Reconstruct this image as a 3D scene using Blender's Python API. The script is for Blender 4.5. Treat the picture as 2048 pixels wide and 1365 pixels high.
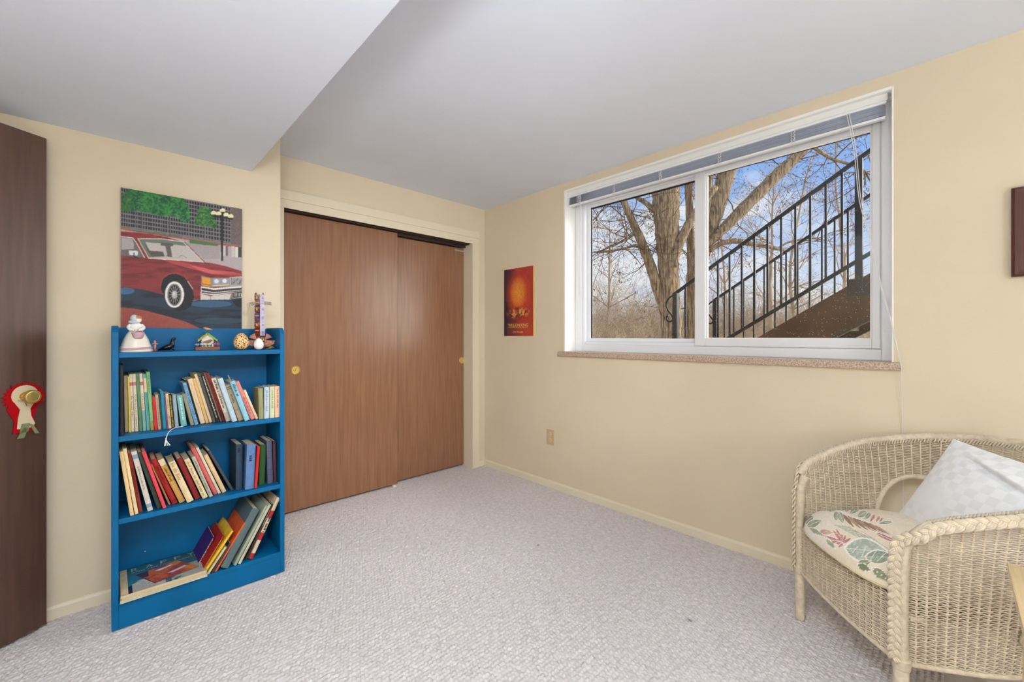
import bpy, bmesh, math, random
import numpy as np
from mathutils import Vector, Matrix

# ------------------------------------------------------------------ clear
for o in list(bpy.data.objects):
    bpy.data.objects.remove(o, do_unlink=True)
scene = bpy.context.scene
COL = scene.collection

# ------------------------------------------------------------------ camera
FPX, CX, HY, CAMH = 843.7, 1024.0, 673.0, 1.179
YAW = math.atan2(808.0, 843.7)
SN, CS = math.sin(YAW), math.cos(YAW)
cam_d = bpy.data.cameras.new('camera')
cam_d.sensor_width = 36.0
cam_d.lens = 36.0 * FPX / 2048.0
cam_d.shift_y = -(682.5 - HY) / 2048.0
cam_d.clip_start = 0.05
cam_d.clip_end = 500
cam = bpy.data.objects.new('camera', cam_d)
cam.location = (0, 0, CAMH)
cam.rotation_euler = (math.pi / 2, 0, -YAW)
COL.objects.link(cam)
scene.camera = cam

# ------------------------------------------------------------------ view
scene.view_settings.view_transform = 'Standard'
scene.view_settings.look = 'None'
scene.view_settings.exposure = 0.14
scene.view_settings.gamma = 1.0
scene.view_settings.use_curve_mapping = False

# ------------------------------------------------------------------ sky
world = bpy.data.worlds.new('sky')
scene.world = world
world.use_nodes = True
nt = world.node_tree
nt.nodes.clear()
w_out = nt.nodes.new('ShaderNodeOutputWorld')
w_bg = nt.nodes.new('ShaderNodeBackground')
w_tc = nt.nodes.new('ShaderNodeTexCoord')
w_map = nt.nodes.new('ShaderNodeMapping')
w_map.inputs['Scale'].default_value = (2.6, 2.6, 6.5)
w_map.inputs['Location'].default_value = (0.35, 0.9, 0.15)
w_n = nt.nodes.new('ShaderNodeTexNoise')
w_n.inputs['Scale'].default_value = 1.55
w_n.inputs['Detail'].default_value = 9
w_n.inputs['Roughness'].default_value = 0.56
w_r = nt.nodes.new('ShaderNodeValToRGB')
w_r.color_ramp.elements[0].position = 0.41
w_r.color_ramp.elements[0].color = (0, 0, 0, 1)
w_r.color_ramp.elements[1].position = 0.54
w_r.color_ramp.elements[1].color = (1, 1, 1, 1)
w_sep = nt.nodes.new('ShaderNodeSeparateXYZ')
w_g = nt.nodes.new('ShaderNodeValToRGB')          # clear-sky blue by elevation
w_g.color_ramp.elements[0].position = 0.0
w_g.color_ramp.elements[0].color = (0.80, 0.86, 0.93, 1)
w_g.color_ramp.elements[1].position = 0.30
w_g.color_ramp.elements[1].color = (0.27, 0.46, 0.85, 1)
w_mix = nt.nodes.new('ShaderNodeMixRGB')
w_mix.inputs['Color2'].default_value = (0.80, 0.82, 0.86, 1)
nt.links.new(w_tc.outputs['Generated'], w_map.inputs['Vector'])
nt.links.new(w_map.outputs['Vector'], w_n.inputs['Vector'])
nt.links.new(w_n.outputs['Fac'], w_r.inputs['Fac'])
nt.links.new(w_tc.outputs['Generated'], w_sep.inputs['Vector'])
nt.links.new(w_sep.outputs['Z'], w_g.inputs['Fac'])
nt.links.new(w_r.outputs['Color'], w_mix.inputs['Fac'])
nt.links.new(w_g.outputs['Color'], w_mix.inputs['Color1'])
nt.links.new(w_mix.outputs['Color'], w_bg.inputs['Color'])
w_bg.inputs['Strength'].default_value = 1.0
nt.links.new(w_bg.outputs['Background'], w_out.inputs['Surface'])

# ------------------------------------------------------------------ sun + added fill lights
def look_rot(d):
    return Vector(d).to_track_quat('-Z', 'Y').to_euler()

sun_d = bpy.data.lights.new('hazy_sun', 'SUN')
sun_d.energy = 7.0
sun_d.angle = math.radians(60)
sun_d.color = (1.0, 0.97, 0.93)
sun = bpy.data.objects.new('hazy_sun', sun_d)
sun.rotation_euler = look_rot((-0.70, 0.65, -0.32))
COL.objects.link(sun)

# added fill lights, unseen beside or behind the camera: one aimed up,
# one aimed down, one low at the back, a spot brightening the closet corner
FILL_TINT = (0.92, 0.975, 1.05)
def lamp(kind, loc, watts, size, up=None):
    ld = bpy.data.lights.new('fill_light', kind)
    ld.energy = watts
    ld.color = FILL_TINT
    if kind == 'AREA':
        ld.shape = 'DISK'; ld.size = size
    else:
        ld.shadow_soft_size = size
    lo = bpy.data.objects.new('fill_light', ld)
    lo.location = loc
    if up: lo.rotation_euler = look_rot(up)
    COL.objects.link(lo)
    return ld
lamp('AREA', (-0.35, -0.20, 1.38), 46, 0.40, (0, 0, 1))
lamp('AREA', (-0.10, 0.30, 2.055), 19, 0.45)
lamp('POINT', (0.60, -2.00, 0.95), 50, 0.30)
sp = lamp('SPOT', (0.48, -0.35, 1.98), 130, 0.15, (1.50, 3.30, -0.85))
sp.spot_size = math.radians(72); sp.spot_blend = 1.0

# ------------------------------------------------------------------ helpers
def ray(px, py):
    u = (px - CX) / FPX
    return np.array([SN + CS * u, CS - SN * u, (HY - py) / FPX])

def on(px, py, ax, val):
    """point seen at photo pixel (px, py) on the world plane axis[ax] = val"""
    d = ray(px, py)
    o = np.array([0, 0, CAMH])
    return o + d * ((val - o[ax]) / d[ax])

def at(px, py, dist):
    """point at photo pixel and forward distance"""
    return np.array([0, 0, CAMH]) + ray(px, py) * dist

def lin(c):
    c = np.asarray(c, dtype=float) / 255.0
    return np.where(c <= 0.04045, c / 12.92, ((c + 0.055) / 1.055) ** 2.4)

MATS = {}
def mat(name, col, rough=0.5, var=0.0, vscale=8.0, stretch=(1, 1, 1), bump=0.0, bscale=150.0,
        metal=0.0, spec=0.5, coat=0.0, sheen=0.0, sub=None, bstretch=None, bdist=0.002, col2=None, lo=0.35, hi=0.65):
    if name in MATS:
        return MATS[name]
    m = bpy.data.materials.new(name)
    m.use_nodes = True
    t = m.node_tree
    b = t.nodes['Principled BSDF']
    c = lin(col)
    b.inputs['Base Color'].default_value = (*c, 1)
    b.inputs['Roughness'].default_value = rough
    b.inputs['Metallic'].default_value = metal
    b.inputs['Specular IOR Level'].default_value = spec
    b.inputs['Coat Weight'].default_value = coat
    b.inputs['Coat Roughness'].default_value = 0.08
    b.inputs['Sheen Weight'].default_value = sheen
    if var or bump:
        tc = t.nodes.new('ShaderNodeTexCoord')
    if var:
        mp = t.nodes.new('ShaderNodeMapping')
        mp.inputs['Scale'].default_value = stretch
        n = t.nodes.new('ShaderNodeTexNoise')
        n.inputs['Scale'].default_value = vscale
        n.inputs['Detail'].default_value = 5
        r = t.nodes.new('ShaderNodeValToRGB')
        c2 = lin(col2) if col2 is not None else np.clip(c * (1 + var), 0, 1)
        c1 = c if col2 is not None else c * (1 - var)
        r.color_ramp.elements[0].position = lo
        r.color_ramp.elements[1].position = hi
        r.color_ramp.elements[0].color = (*c1, 1)
        r.color_ramp.elements[1].color = (*c2, 1)
        t.links.new(tc.outputs['Object'], mp.inputs['Vector'])
        t.links.new(mp.outputs['Vector'], n.inputs['Vector'])
        t.links.new(n.outputs['Fac'], r.inputs['Fac'])
        t.links.new(r.outputs['Color'], b.inputs['Base Color'])
    if bump:
        mp2 = t.nodes.new('ShaderNodeMapping')
        mp2.inputs['Scale'].default_value = bstretch or stretch
        n2 = t.nodes.new('ShaderNodeTexNoise')
        n2.inputs['Scale'].default_value = bscale
        n2.inputs['Detail'].default_value = 4
        bp = t.nodes.new('ShaderNodeBump')
        bp.inputs['Strength'].default_value = bump
        bp.inputs['Distance'].default_value = bdist
        t.links.new(tc.outputs['Object'], mp2.inputs['Vector'])
        t.links.new(mp2.outputs['Vector'], n2.inputs['Vector'])
        t.links.new(n2.outputs['Fac'], bp.inputs['Height'])
        t.links.new(bp.outputs['Normal'], b.inputs['Normal'])
    MATS[name] = m
    return m

def paint_mat(name, rough=0.6, spec=0.3, bump=0.0, bscale=400, sheen=0.0):
    """material whose printed colours come from the mesh's own 'paint' colours"""
    if name in MATS:
        return MATS[name]
    m = mat(name, (200, 200, 200), rough=rough, spec=spec, bump=bump, bscale=bscale, sheen=sheen)
    t = m.node_tree
    a = t.nodes.new('ShaderNodeAttribute')
    a.attribute_name = 'paint'
    t.links.new(a.outputs['Color'], t.nodes['Principled BSDF'].inputs['Base Color'])
    return m

class MB:
    """collects faces; build() links them as one mesh object"""
    def __init__(s):
        s.v, s.f, s.m = [], [], []
    def add(s, vs, fs, mi=0):
        b = len(s.v)
        s.v.extend([tuple(map(float, p)) for p in vs])
        for f in fs:
            s.f.append(tuple(i + b for i in f)); s.m.append(mi)
        return s
    def box(s, x0, x1, y0, y1, z0, z1, mi=0, c=0.0):
        if x0 > x1: x0, x1 = x1, x0
        if y0 > y1: y0, y1 = y1, y0
        if z0 > z1: z0, z1 = z1, z0
        c = min(c, (x1 - x0) * .45, (y1 - y0) * .45, (z1 - z0) * .45)
        if c <= 0:
            v = [(x, y, z) for z in (z0, z1) for y in (y0, y1) for x in (x0, x1)]
            return s.add(v, [(0, 2, 3, 1), (4, 5, 7, 6), (0, 1, 5, 4), (2, 6, 7, 3), (0, 4, 6, 2), (1, 3, 7, 5)], mi)
        bm = bmesh.new()
        bmesh.ops.create_cube(bm, size=1)
        for q in bm.verts:
            q.co = Vector(((x0 + x1) / 2 + q.co.x * (x1 - x0), (y0 + y1) / 2 + q.co.y * (y1 - y0), (z0 + z1) / 2 + q.co.z * (z1 - z0)))
        bmesh.ops.bevel(bm, geom=list(bm.edges), offset=c, segments=2, affect='EDGES', profile=0.6)
        s.bm(bm, mi)
        bm.free()
        return s
    def bm(s, bm, mi=0, M=None):
        bm.verts.index_update()
        vs = [(M @ q.co if M else q.co)[:] for q in bm.verts]
        return s.add(vs, [[q.index for q in f.verts] for f in bm.faces], mi)
    def prism(s, pts, axis, a, b, mi=0):
        """polygon pts (2-D, counter-clockwise) extruded along axis from a to b"""
        n = len(pts)
        def P(p, h):
            return {0: (h, p[0], p[1]), 1: (p[0], h, p[1]), 2: (p[0], p[1], h)}[axis]
        v = [P(p, a) for p in pts] + [P(p, b) for p in pts]
        f = [tuple(range(n)), tuple(range(2 * n - 1, n - 1, -1))]
        f += [(i, i + n, (i + 1) % n + n, (i + 1) % n) for i in range(n)]
        return s.add(v, f, mi)
    def tube(s, pts, r, n=8, mi=0, caps=True, sq=1.0, closed=False):
        pts = [np.asarray(p, float) for p in pts]
        k = len(pts)
        rr = [r] * k if np.isscalar(r) else list(r)
        vs, fs = [], []
        up = None
        for i, p in enumerate(pts):
            if closed:
                d = pts[(i + 1) % k] - pts[i - 1]
            else:
                d = pts[min(i + 1, k - 1)] - pts[max(i - 1, 0)]
            l = np.linalg.norm(d)
            d = d / l if l > 1e-12 else np.array([0, 0, 1.])
            if up is None:
                up = np.array([0, 0, 1.]) if abs(d[2]) < .9 else np.array([1., 0, 0])
            up = up - d * np.dot(up, d)
            nu = np.linalg.norm(up)
            up = up / nu if nu > 1e-9 else np.array([1., 0, 0])
            sd = np.cross(d, up)
            for j in range(n):
                a = 2 * math.pi * j / n
                vs.append(p + rr[i] * (math.cos(a) * sd * sq + math.sin(a) * up))
        for i in range(k - 1 + (1 if closed else 0)):
            i2 = (i + 1) % k
            for j in range(n):
                j2 = (j + 1) % n
                fs.append((i * n + j, i * n + j2, i2 * n + j2, i2 * n + j))
        if caps and not closed:
            fs.append(tuple(range(n - 1, -1, -1)))
            fs.append(tuple((k - 1) * n + j for j in range(n)))
        return s.add(vs, fs, mi)
    def lathe(s, prof, n=24, c=(0, 0, 0), mi=0, sx=1.0, sy=1.0):
        """profile of (radius, z) turned about z at c"""
        vs, fs = [], []
        for (r, z) in prof:
            for j in range(n):
                a = 2 * math.pi * j / n
                vs.append((c[0] + r * math.cos(a) * sx, c[1] + r * math.sin(a) * sy, c[2] + z))
        k = len(prof)
        for i in range(k - 1):
            for j in range(n):
                j2 = (j + 1) % n
                fs.append((i * n + j, i * n + j2, (i + 1) * n + j2, (i + 1) * n + j))
        fs.append(tuple(range(n - 1, -1, -1)))
        fs.append(tuple((k - 1) * n + j for j in range(n)))
        return s.add(vs, fs, mi)
    def ball(s, c, r, mi=0, n=14, M=None):
        """ellipsoid with radii r about c, turned by M"""
        rx, ry, rz = (r, r, r) if np.isscalar(r) else r
        k = max(6, n // 2)
        vs, fs = [], []
        M = M or Matrix.Identity(3)
        cc = Vector(c)
        for i in range(1, k):
            ph = math.pi * i / k
            for j in range(n):
                a = 2 * math.pi * j / n
                vs.append(cc + M @ Vector((rx * math.sin(ph) * math.cos(a), ry * math.sin(ph) * math.sin(a), rz * math.cos(ph))))
        vs.append(cc + M @ Vector((0, 0, rz))); vs.append(cc + M @ Vector((0, 0, -rz)))
        tp, bt = len(vs) - 2, len(vs) - 1
        for i in range(k - 2):
            for j in range(n):
                j2 = (j + 1) % n
                fs.append((i * n + j, (i + 1) * n + j, (i + 1) * n + j2, i * n + j2))
        for j in range(n):
            j2 = (j + 1) % n
            fs.append((tp, j, j2)); fs.append((bt, (k - 2) * n + j2, (k - 2) * n + j))
        return s.add(vs, fs, mi)
    def build(s, name, mats, parent=None, smooth=False, loc=None, fix=True):
        me = bpy.data.meshes.new(name)
        me.from_pydata(s.v, [], s.f)
        for m in (mats if isinstance(mats, (list, tuple)) else [mats]):
            me.materials.append(m)
        me.polygons.foreach_set('material_index', s.m)
        if fix:
            bm = bmesh.new(); bm.from_mesh(me)
            bmesh.ops.recalc_face_normals(bm, faces=bm.faces)
            bm.to_mesh(me); bm.free()
        if smooth:
            me.polygons.foreach_set('use_smooth', [True] * len(me.polygons))
            if smooth != 'all':
                try:
                    me.set_sharp_from_angle(angle=math.radians(40))
                except Exception:
                    pass
        me.update()
        return link(name, me, parent, loc)

def link(name, me, parent=None, loc=None):
    o = bpy.data.objects.new(name, me)
    COL.objects.link(o)
    if parent is not None:
        o.parent = parent
    if loc is not None:
        o.location = loc
    return o

def empty(name, loc=(0, 0, 0), rz=0.0, M=None):
    o = bpy.data.objects.new(name, None)
    o.empty_display_size = 0.05
    COL.objects.link(o)
    if M is not None:
        o.matrix_world = M
    else:
        o.location = loc
        o.rotation_euler = (0, 0, rz)
    return o

def tag(o, label=None, cat=None, group=None, kind=None):
    if label: o['label'] = label
    if cat: o['category'] = cat
    if group: o['group'] = group
    if kind: o['kind'] = kind
    return o

def struct(o, label=None):
    o['kind'] = 'structure'
    if label: o['label'] = label
    return o

# value noise for numpy paint work
def vnoise(x, y, seed=0):
    x = np.asarray(x, float); y = np.asarray(y, float)
    xi = np.floor(x).astype(np.int64); yi = np.floor(y).astype(np.int64)
    xf = x - xi; yf = y - yi
    def h(a, b):
        n = (a * 374761393 + b * 668265263 + seed * 974711) & 0x7fffffff
        n = ((n ^ (n >> 13)) * 1274126177) & 0x7fffffff
        return ((n ^ (n >> 16)) & 0xffff) / 65535.0
    u = xf * xf * (3 - 2 * xf); v = yf * yf * (3 - 2 * yf)
    return (h(xi, yi) * (1 - u) + h(xi + 1, yi) * u) * (1 - v) + (h(xi, yi + 1) * (1 - u) + h(xi + 1, yi + 1) * u) * v

def fbm(x, y, seed=0, octv=4):
    s = 0; a = .5; t = 0
    for i in range(octv):
        s = s + a * vnoise(x * 2 ** i, y * 2 ** i, seed + i * 17); t += a; a *= .55
    return s / t

class Paint:
    """flat print: colours at the nodes of a grid laid over (u,v)"""
    def __init__(s, X, Y, base):
        s.X, s.Y = X, Y
        s.c = np.zeros(X.shape + (3,)) + np.asarray(base, float)
    def put(s, m, col, a=1.0):
        m = np.asarray(m, float) * a
        col = np.asarray(col, float)
        s.c = s.c * (1 - m[..., None]) + col * m[..., None]
    def mpoly(s, pts):
        X, Y = s.X, s.Y
        m = np.zeros(X.shape, bool)
        n = len(pts)
        j = n - 1
        for i in range(n):
            xi, yi = pts[i]; xj, yj = pts[j]
            if yi != yj:
                m ^= ((yi > Y) != (yj > Y)) & (X < (xj - xi) * (Y - yi) / (yj - yi) + xi)
            j = i
        return m
    def mell(s, cx, cy, rx, ry, a=0.0):
        dx, dy = s.X - cx, s.Y - cy
        ca, sa = math.cos(a), math.sin(a)
        return ((dx * ca + dy * sa) / rx) ** 2 + ((-dx * sa + dy * ca) / ry) ** 2
    def mline(s, pts, w):
        best = np.full(s.X.shape, 1e9)
        for (x0, y0), (x1, y1) in zip(pts[:-1], pts[1:]):
            dx, dy = x1 - x0, y1 - y0
            t = np.clip(((s.X - x0) * dx + (s.Y - y0) * dy) / (dx * dx + dy * dy + 1e-12), 0, 1)
            best = np.minimum(best, np.hypot(s.X - x0 - t * dx, s.Y - y0 - t * dy))
        return best < w / 2
    def soften(s):
        for ax in (0, 1):
            s.c = .25 * np.roll(s.c, 1, ax) * 1.0 + .5 * s.c + .25 * np.roll(s.c, -1, ax)
    def poly(s, pts, col, a=1.0): s.put(s.mpoly(pts), col, a)
    def ell(s, cx, cy, rx, ry, col, a=1.0, rot=0.0): s.put(s.mell(cx, cy, rx, ry, rot) < 1, col, a)
    def line(s, pts, w, col, a=1.0): s.put(s.mline(pts, w), col, a)
    def speck(s, amt, sc, seed=1):
        s.c = np.clip(s.c * (1 + amt * (fbm(s.X * sc, s.Y * sc, seed, 3)[..., None] - .5) * 2), 0, 255)

def grid_mesh(name, P, C, m, parent=None, smooth=True, loc=None, flip=False):
    """P: (ny,nx,3) points, C: (ny,nx,3) sRGB colours or None"""
    ny, nx = P.shape[:2]
    idx = np.arange(ny * nx).reshape(ny, nx)
    q = np.stack([idx[:-1, :-1], idx[:-1, 1:], idx[1:, 1:], idx[1:, :-1]], -1).reshape(-1, 4)
    if flip: q = q[:, ::-1]
    me = bpy.data.meshes.new(name)
    me.vertices.add(ny * nx)
    me.vertices.foreach_set('co', P.reshape(-1).astype(np.float32))
    me.loops.add(q.size)
    me.loops.foreach_set('vertex_index', np.ascontiguousarray(q.reshape(-1)).astype(np.int32))
    me.polygons.add(len(q))
    me.polygons.foreach_set('loop_start', (np.arange(len(q)) * 4).astype(np.int32))
    me.polygons.foreach_set('loop_total', np.full(len(q), 4, np.int32))
    me.update(calc_edges=True)
    if smooth:
        me.polygons.foreach_set('use_smooth', np.ones(len(q), bool))
    if C is not None:
        a = me.color_attributes.new('paint', 'FLOAT_COLOR', 'POINT')
        d = np.ones((ny * nx, 4), np.float32)
        d[:, :3] = lin(np.clip(C, 0, 255)).reshape(-1, 3)
        a.data.foreach_set('color', d.reshape(-1))
    me.materials.append(m)
    me.validate()
    return link(name, me, parent, loc)

_TXT = {}
def text_mesh(txt, ext=0.0):
    """mesh of lettering, unit cap height, origin bottom-left; returns (mesh, width)"""
    if txt in _TXT:
        return _TXT[txt]
    cu = bpy.data.curves.new('lettering', 'FONT')
    cu.body = txt
    cu.size = 1.0
    cu.resolution_u = 2
    cu.extrude = ext
    o = bpy.data.objects.new('lettering_source', cu)
    COL.objects.link(o)
    dg = bpy.context.evaluated_depsgraph_get()
    me = bpy.data.meshes.new_from_object(o.evaluated_get(dg))
    bpy.data.objects.remove(o, do_unlink=True)
    xs = [v.co.x for v in me.vertices] or [0]; ys = [v.co.y for v in me.vertices] or [0]
    _TXT[txt] = (me, min(xs), max(xs), min(ys), max(ys))
    return _TXT[txt]

def lettering(txt, m, parent, P, U, V, w, h, name='lettering'):
    """letters filling a w x h box: lower-left corner P, reading along U, up along V (parent space)"""
    src, x0, x1, y0, y1 = text_mesh(txt)
    me = src.copy()
    me.materials.clear(); me.materials.append(m)
    U = Vector(U).normalized(); V = Vector(V).normalized()
    sx, sy = w / max(x1 - x0, 1e-6), h / max(y1 - y0, 1e-6)
    P = Vector(P)
    for v in me.vertices:
        v.co = P + U * ((v.co.x - x0) * sx) + V * ((v.co.y - y0) * sy)
    return link(name, me, parent)

def catmull(pts, n=8):
    pts = [np.asarray(p, float) for p in pts]
    P = [2 * pts[0] - pts[1]] + pts + [2 * pts[-1] - pts[-2]]
    out = []
    for i in range(1, len(P) - 2):
        for k in range(n):
            t = k / n
            out.append(.5 * ((2 * P[i]) + (-P[i - 1] + P[i + 1]) * t + (2 * P[i - 1] - 5 * P[i] + 4 * P[i + 1] - P[i + 2]) * t * t
                             + (-P[i - 1] + 3 * P[i] - 3 * P[i + 1] + P[i + 2]) * t ** 3))
    out.append(P[-2])
    return out
# ================================================================== MATERIALS OF THE ROOM
M_wall = mat('cream_wall_paint', (223, 208, 180), rough=0.7, spec=0.25, var=0.02, vscale=2, bump=0.35, bscale=260, bdist=0.0012)
M_ceil = mat('white_ceiling_paint', (226, 232, 242), rough=0.85, spec=0.2, var=0.012, vscale=3, bump=0.25, bscale=180, bdist=0.001)
M_trim = mat('cream_trim_paint', (230, 218, 192), rough=0.4, spec=0.4)
M_white = mat('white_vinyl', (238, 240, 243), rough=0.35)
M_liner = mat('white_liner_paint', (244, 243, 238), rough=0.5)
M_brass = mat('brass', (232, 200, 120), rough=0.28, metal=0.85)
M_gasket = mat('dark_glazing_gasket', (34, 33, 32), rough=0.6)

def wood_mat(name, c1, c2, rough, coat, sc=1.0, bump=.12):
    m = mat(name, c1, rough=rough, coat=coat, spec=0.5, var=1, vscale=3.0 * sc, stretch=(22, 22, 1.1), col2=c2, lo=.3, hi=.7,
            bump=bump, bscale=60, bstretch=(9, 9, .5), bdist=0.0006)
    return m
M_closet = wood_mat('brown_closet_veneer', (136, 94, 66), (154, 110, 80), 0.26, 0.0, bump=.04)
M_door = wood_mat('dark_brown_door_veneer', (72, 45, 31), (92, 60, 43), 0.40, 0.0, bump=.06)
M_door.node_tree.nodes['Principled BSDF'].inputs['Specular IOR Level'].default_value = 0.9
for m_ in (M_closet,):
    m_.node_tree.nodes['Principled BSDF'].inputs['Specular IOR Level'].default_value = 0.6
    m_.node_tree.nodes['Principled BSDF'].inputs['IOR'].default_value = 1.5

# carpet ------------------------------------------------------------
M_carpet = mat('looped_carpet', (208, 200, 198), rough=0.95, spec=0.1, var=1, vscale=45, col2=(224, 217, 215), bump=0.5, bscale=420, bdist=0.003)
t = M_carpet.node_tree
# two small dark stains and the brown carpet's shade of loops
tc = [n for n in t.nodes if n.type == 'TEX_COORD'][0]
bs = t.nodes['Principled BSDF']
prev = bs.inputs['Base Color'].links[0].from_socket
for (px_, py_, rad) in [(1076, 1090, .012), (1380, 1240, .014), (1373, 1233, .006)]:
    p = on(px_, py_, 2, 0.0)
    ds = t.nodes.new('ShaderNodeVectorMath'); ds.operation = 'DISTANCE'
    ds.inputs[1].default_value = (p[0], p[1], 0.0)
    mr = t.nodes.new('ShaderNodeMapRange')
    mr.inputs['From Min'].default_value = rad; mr.inputs['From Max'].default_value = rad * .35
    mr.inputs['To Max'].default_value = .65
    mx = t.nodes.new('ShaderNodeMixRGB')
    mx.inputs['Color2'].default_value = (*lin((96, 88, 86)), 1)
    t.links.new(tc.outputs['Object'], ds.inputs[0])
    t.links.new(ds.outputs['Value'], mr.inputs['Value'])
    t.links.new(mr.outputs['Result'], mx.inputs['Fac'])
    t.links.new(prev, mx.inputs['Color1'])
    prev = mx.outputs['Color']
t.links.new(prev, bs.inputs['Base Color'])

# ================================================================== ROOM SHELL
H = 2.34
XW, YC, YB = 2.50, 2.975, 2.605      # window wall, closet wall, bookcase wall
XL, YR = -0.90, -3.20                 # walls behind the camera
SOFX, SOFZ = 0.555, 2.064             # lowered ceiling
CRX = 0.697                           # corner where the bookcase wall ends

def carpet_height(X, Y):
    """nubby loops: one dome per cell of a jittered, brick-laid grid, each of its own height"""
    cx, cy = 0.0150, 0.0172
    Yr = Y / cy
    best = np.full(X.shape, 9.0); hh = np.zeros(X.shape)
    def hsh(a, b, k):
        n = (a.astype(np.int64) * 73856093 + b.astype(np.int64) * 19349663 + k * 83492791) & 0x7fffffff
        n = ((n ^ (n >> 13)) * 1274126177) & 0x7fffffff
        return ((n ^ (n >> 15)) & 0xffff) / 65535.0
    r0 = np.floor(Yr)
    for dr in (-1, 0, 1):
        r = r0 + dr
        sh = .5 * (r % 2)
        c0 = np.floor(X / cx - sh)
        for dc in (-1, 0, 1):
            c = c0 + dc
            px = c + .5 + sh + (hsh(c, r, 1) - .5) * .26
            py = r + .5 + (hsh(c, r, 2) - .5) * .26
            d = np.hypot(X / cx - px, Yr - py)
            m = d < best
            best = np.where(m, d, best)
            hh = np.where(m, hsh(c, r, 3), hh)
    dome = np.sqrt(np.clip(1 - (best / .60) ** 2, 0, 1))
    return -.0108 + dome * (.0078 + .0036 * hh) + .0012 * fbm(X * 9, Y * 9, 4)

def build_floor():
    VS, QS, base = [], [], 0
    for (sx, sy, t0, t1) in ((.0037, .0043, 1.20, 2.3), (.0050, .0058, 2.295, 9.0)):
        xs = np.arange(-0.45, XW + sx, sx); ys = np.arange(0.02, 3.16, sy)
        X, Y = np.meshgrid(xs, ys)
        P = np.stack([X, Y, carpet_height(X, Y)], -1)
        ny, nx = X.shape
        idx = np.arange(ny * nx).reshape(ny, nx)
        q = np.stack([idx[:-1, :-1], idx[:-1, 1:], idx[1:, 1:], idx[1:, :-1]], -1).reshape(-1, 4)
        # looped pile only where it can be seen from around the camera
        cxm = X.reshape(-1)[q[:, 0]]; cym = Y.reshape(-1)[q[:, 0]]
        tt = cxm * SN + cym * CS
        ru = (cxm * CS - cym * SN) / np.maximum(tt, .1)
        q = q[(tt > t0) & (tt < t1) & (np.abs(ru) < 1.42)]
        used = np.unique(q)
        rm = np.full(ny * nx, -1); rm[used] = np.arange(len(used))
        VS.append(P.reshape(-1, 3)[used]); QS.append(rm[q] + base); base += len(used)
    # plain carpet under and around
    VS.append(np.array([[XL, YR, -.0122], [XW, YR, -.0122], [XW, 3.5, -.0122], [XL, 3.5, -.0122]]))
    QS.append(np.array([[base, base + 1, base + 2, base + 3]]))
    V = np.vstack(VS); q = np.vstack(QS)
    me = bpy.data.meshes.new('floor')
    me.vertices.add(len(V)); me.vertices.foreach_set('co', V.reshape(-1).astype(np.float32))
    me.loops.add(q.size); me.loops.foreach_set('vertex_index', np.ascontiguousarray(q).reshape(-1).astype(np.int32))
    me.polygons.add(len(q))
    me.polygons.foreach_set('loop_start', (np.arange(len(q)) * 4).astype(np.int32))
    me.polygons.foreach_set('loop_total', np.full(len(q), 4, np.int32))
    me.update(calc_edges=True)
    me.polygons.foreach_set('use_smooth', np.ones(len(q), bool))
    me.materials.append(M_carpet)
    print('carpet quads', len(q))
    return link('floor', me)
struct(build_floor(), 'pale beige grey looped carpet')

# ceilings
mb = MB(); mb.box(SOFX - .0, XW + .2, YR, 3.7, H, H + .1)
struct(mb.build('ceiling', M_ceil), 'white ceiling over the window side')
mb = MB(); mb.box(XL, SOFX, YR, YB, SOFZ, H + .1, c=0.0)
struct(mb.build('ceiling_soffit', M_ceil), 'lowered white ceiling over the bookcase side')

# window wall with its opening
WY0, WY1, WZ0, WZ1 = 0.18, 2.04, 1.064, 2.284
mb = MB()
TW = 0.26
mb.box(XW, XW + TW, YR, WY0, 0 - .02, H)
mb.box(XW, XW + TW, WY1, 3.7, 0 - .02, H)
mb.box(XW, XW + TW, WY0, WY1, 0 - .02, WZ0 - .034)
mb.box(XW, XW + TW, WY0, WY1, WZ1, H)
struct(mb.build('wall_right', M_wall), 'cream wall with the wide window')

# bookcase wall (ends in an outside corner, closet wall sits deeper)
mb = MB(); mb.box(XL, CRX, YB, YB + .12, -.02, H); mb.box(CRX - .12, CRX, YB + .12, 3.6, -.02, H)
struct(mb.build('wall_left', M_wall), 'cream wall behind the blue bookcase')
OX0, OX1, OZ = 0.815, 2.351, 2.006
mb = MB()
mb.box(CRX, OX0 - .02, YC, YC + .09, -.02, H)
mb.box(OX1 + .02, XW, YC, YC + .09, -.02, H)
mb.box(OX0 - .02, OX1 + .02, YC, YC + .09, OZ + .02, H)
mb.box(CRX, XW, 3.55, 3.62, -.02, H)
struct(mb.build('wall_back', M_wall), 'cream wall around the closet opening')
mb = MB(); mb.box(XL, XW + .2, YR - .1, YR, -.02, H)
struct(mb.build('wall_front', M_wall))
mb = MB(); mb.box(XL - .1, XL, YR, YB, -.02, H)
struct(mb.build('wall_side', M_wall))

# baseboards
mb = MB(); mb.prism([(XW, -.01), (XW, .052), (XW - .006, .050), (XW - .011, .040), (XW - .012, -.01)][::-1], 1, -.30, YC)
struct(mb.build('baseboard_right', M_trim), 'thin cream baseboard under the window')
mb = MB(); mb.prism([(YB, -.01), (YB, .052), (YB - .006, .050), (YB - .011, .040), (YB - .012, -.01)][::-1], 0, XL, CRX)
struct(mb.build('baseboard_left', M_trim), 'thin cream baseboard beside the bookcase')
mb = MB(); mb.box(2.428, XW - .012, YC - .010, YC, -.01, .05, c=.003)
struct(mb.build('baseboard_back', M_trim))

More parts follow.
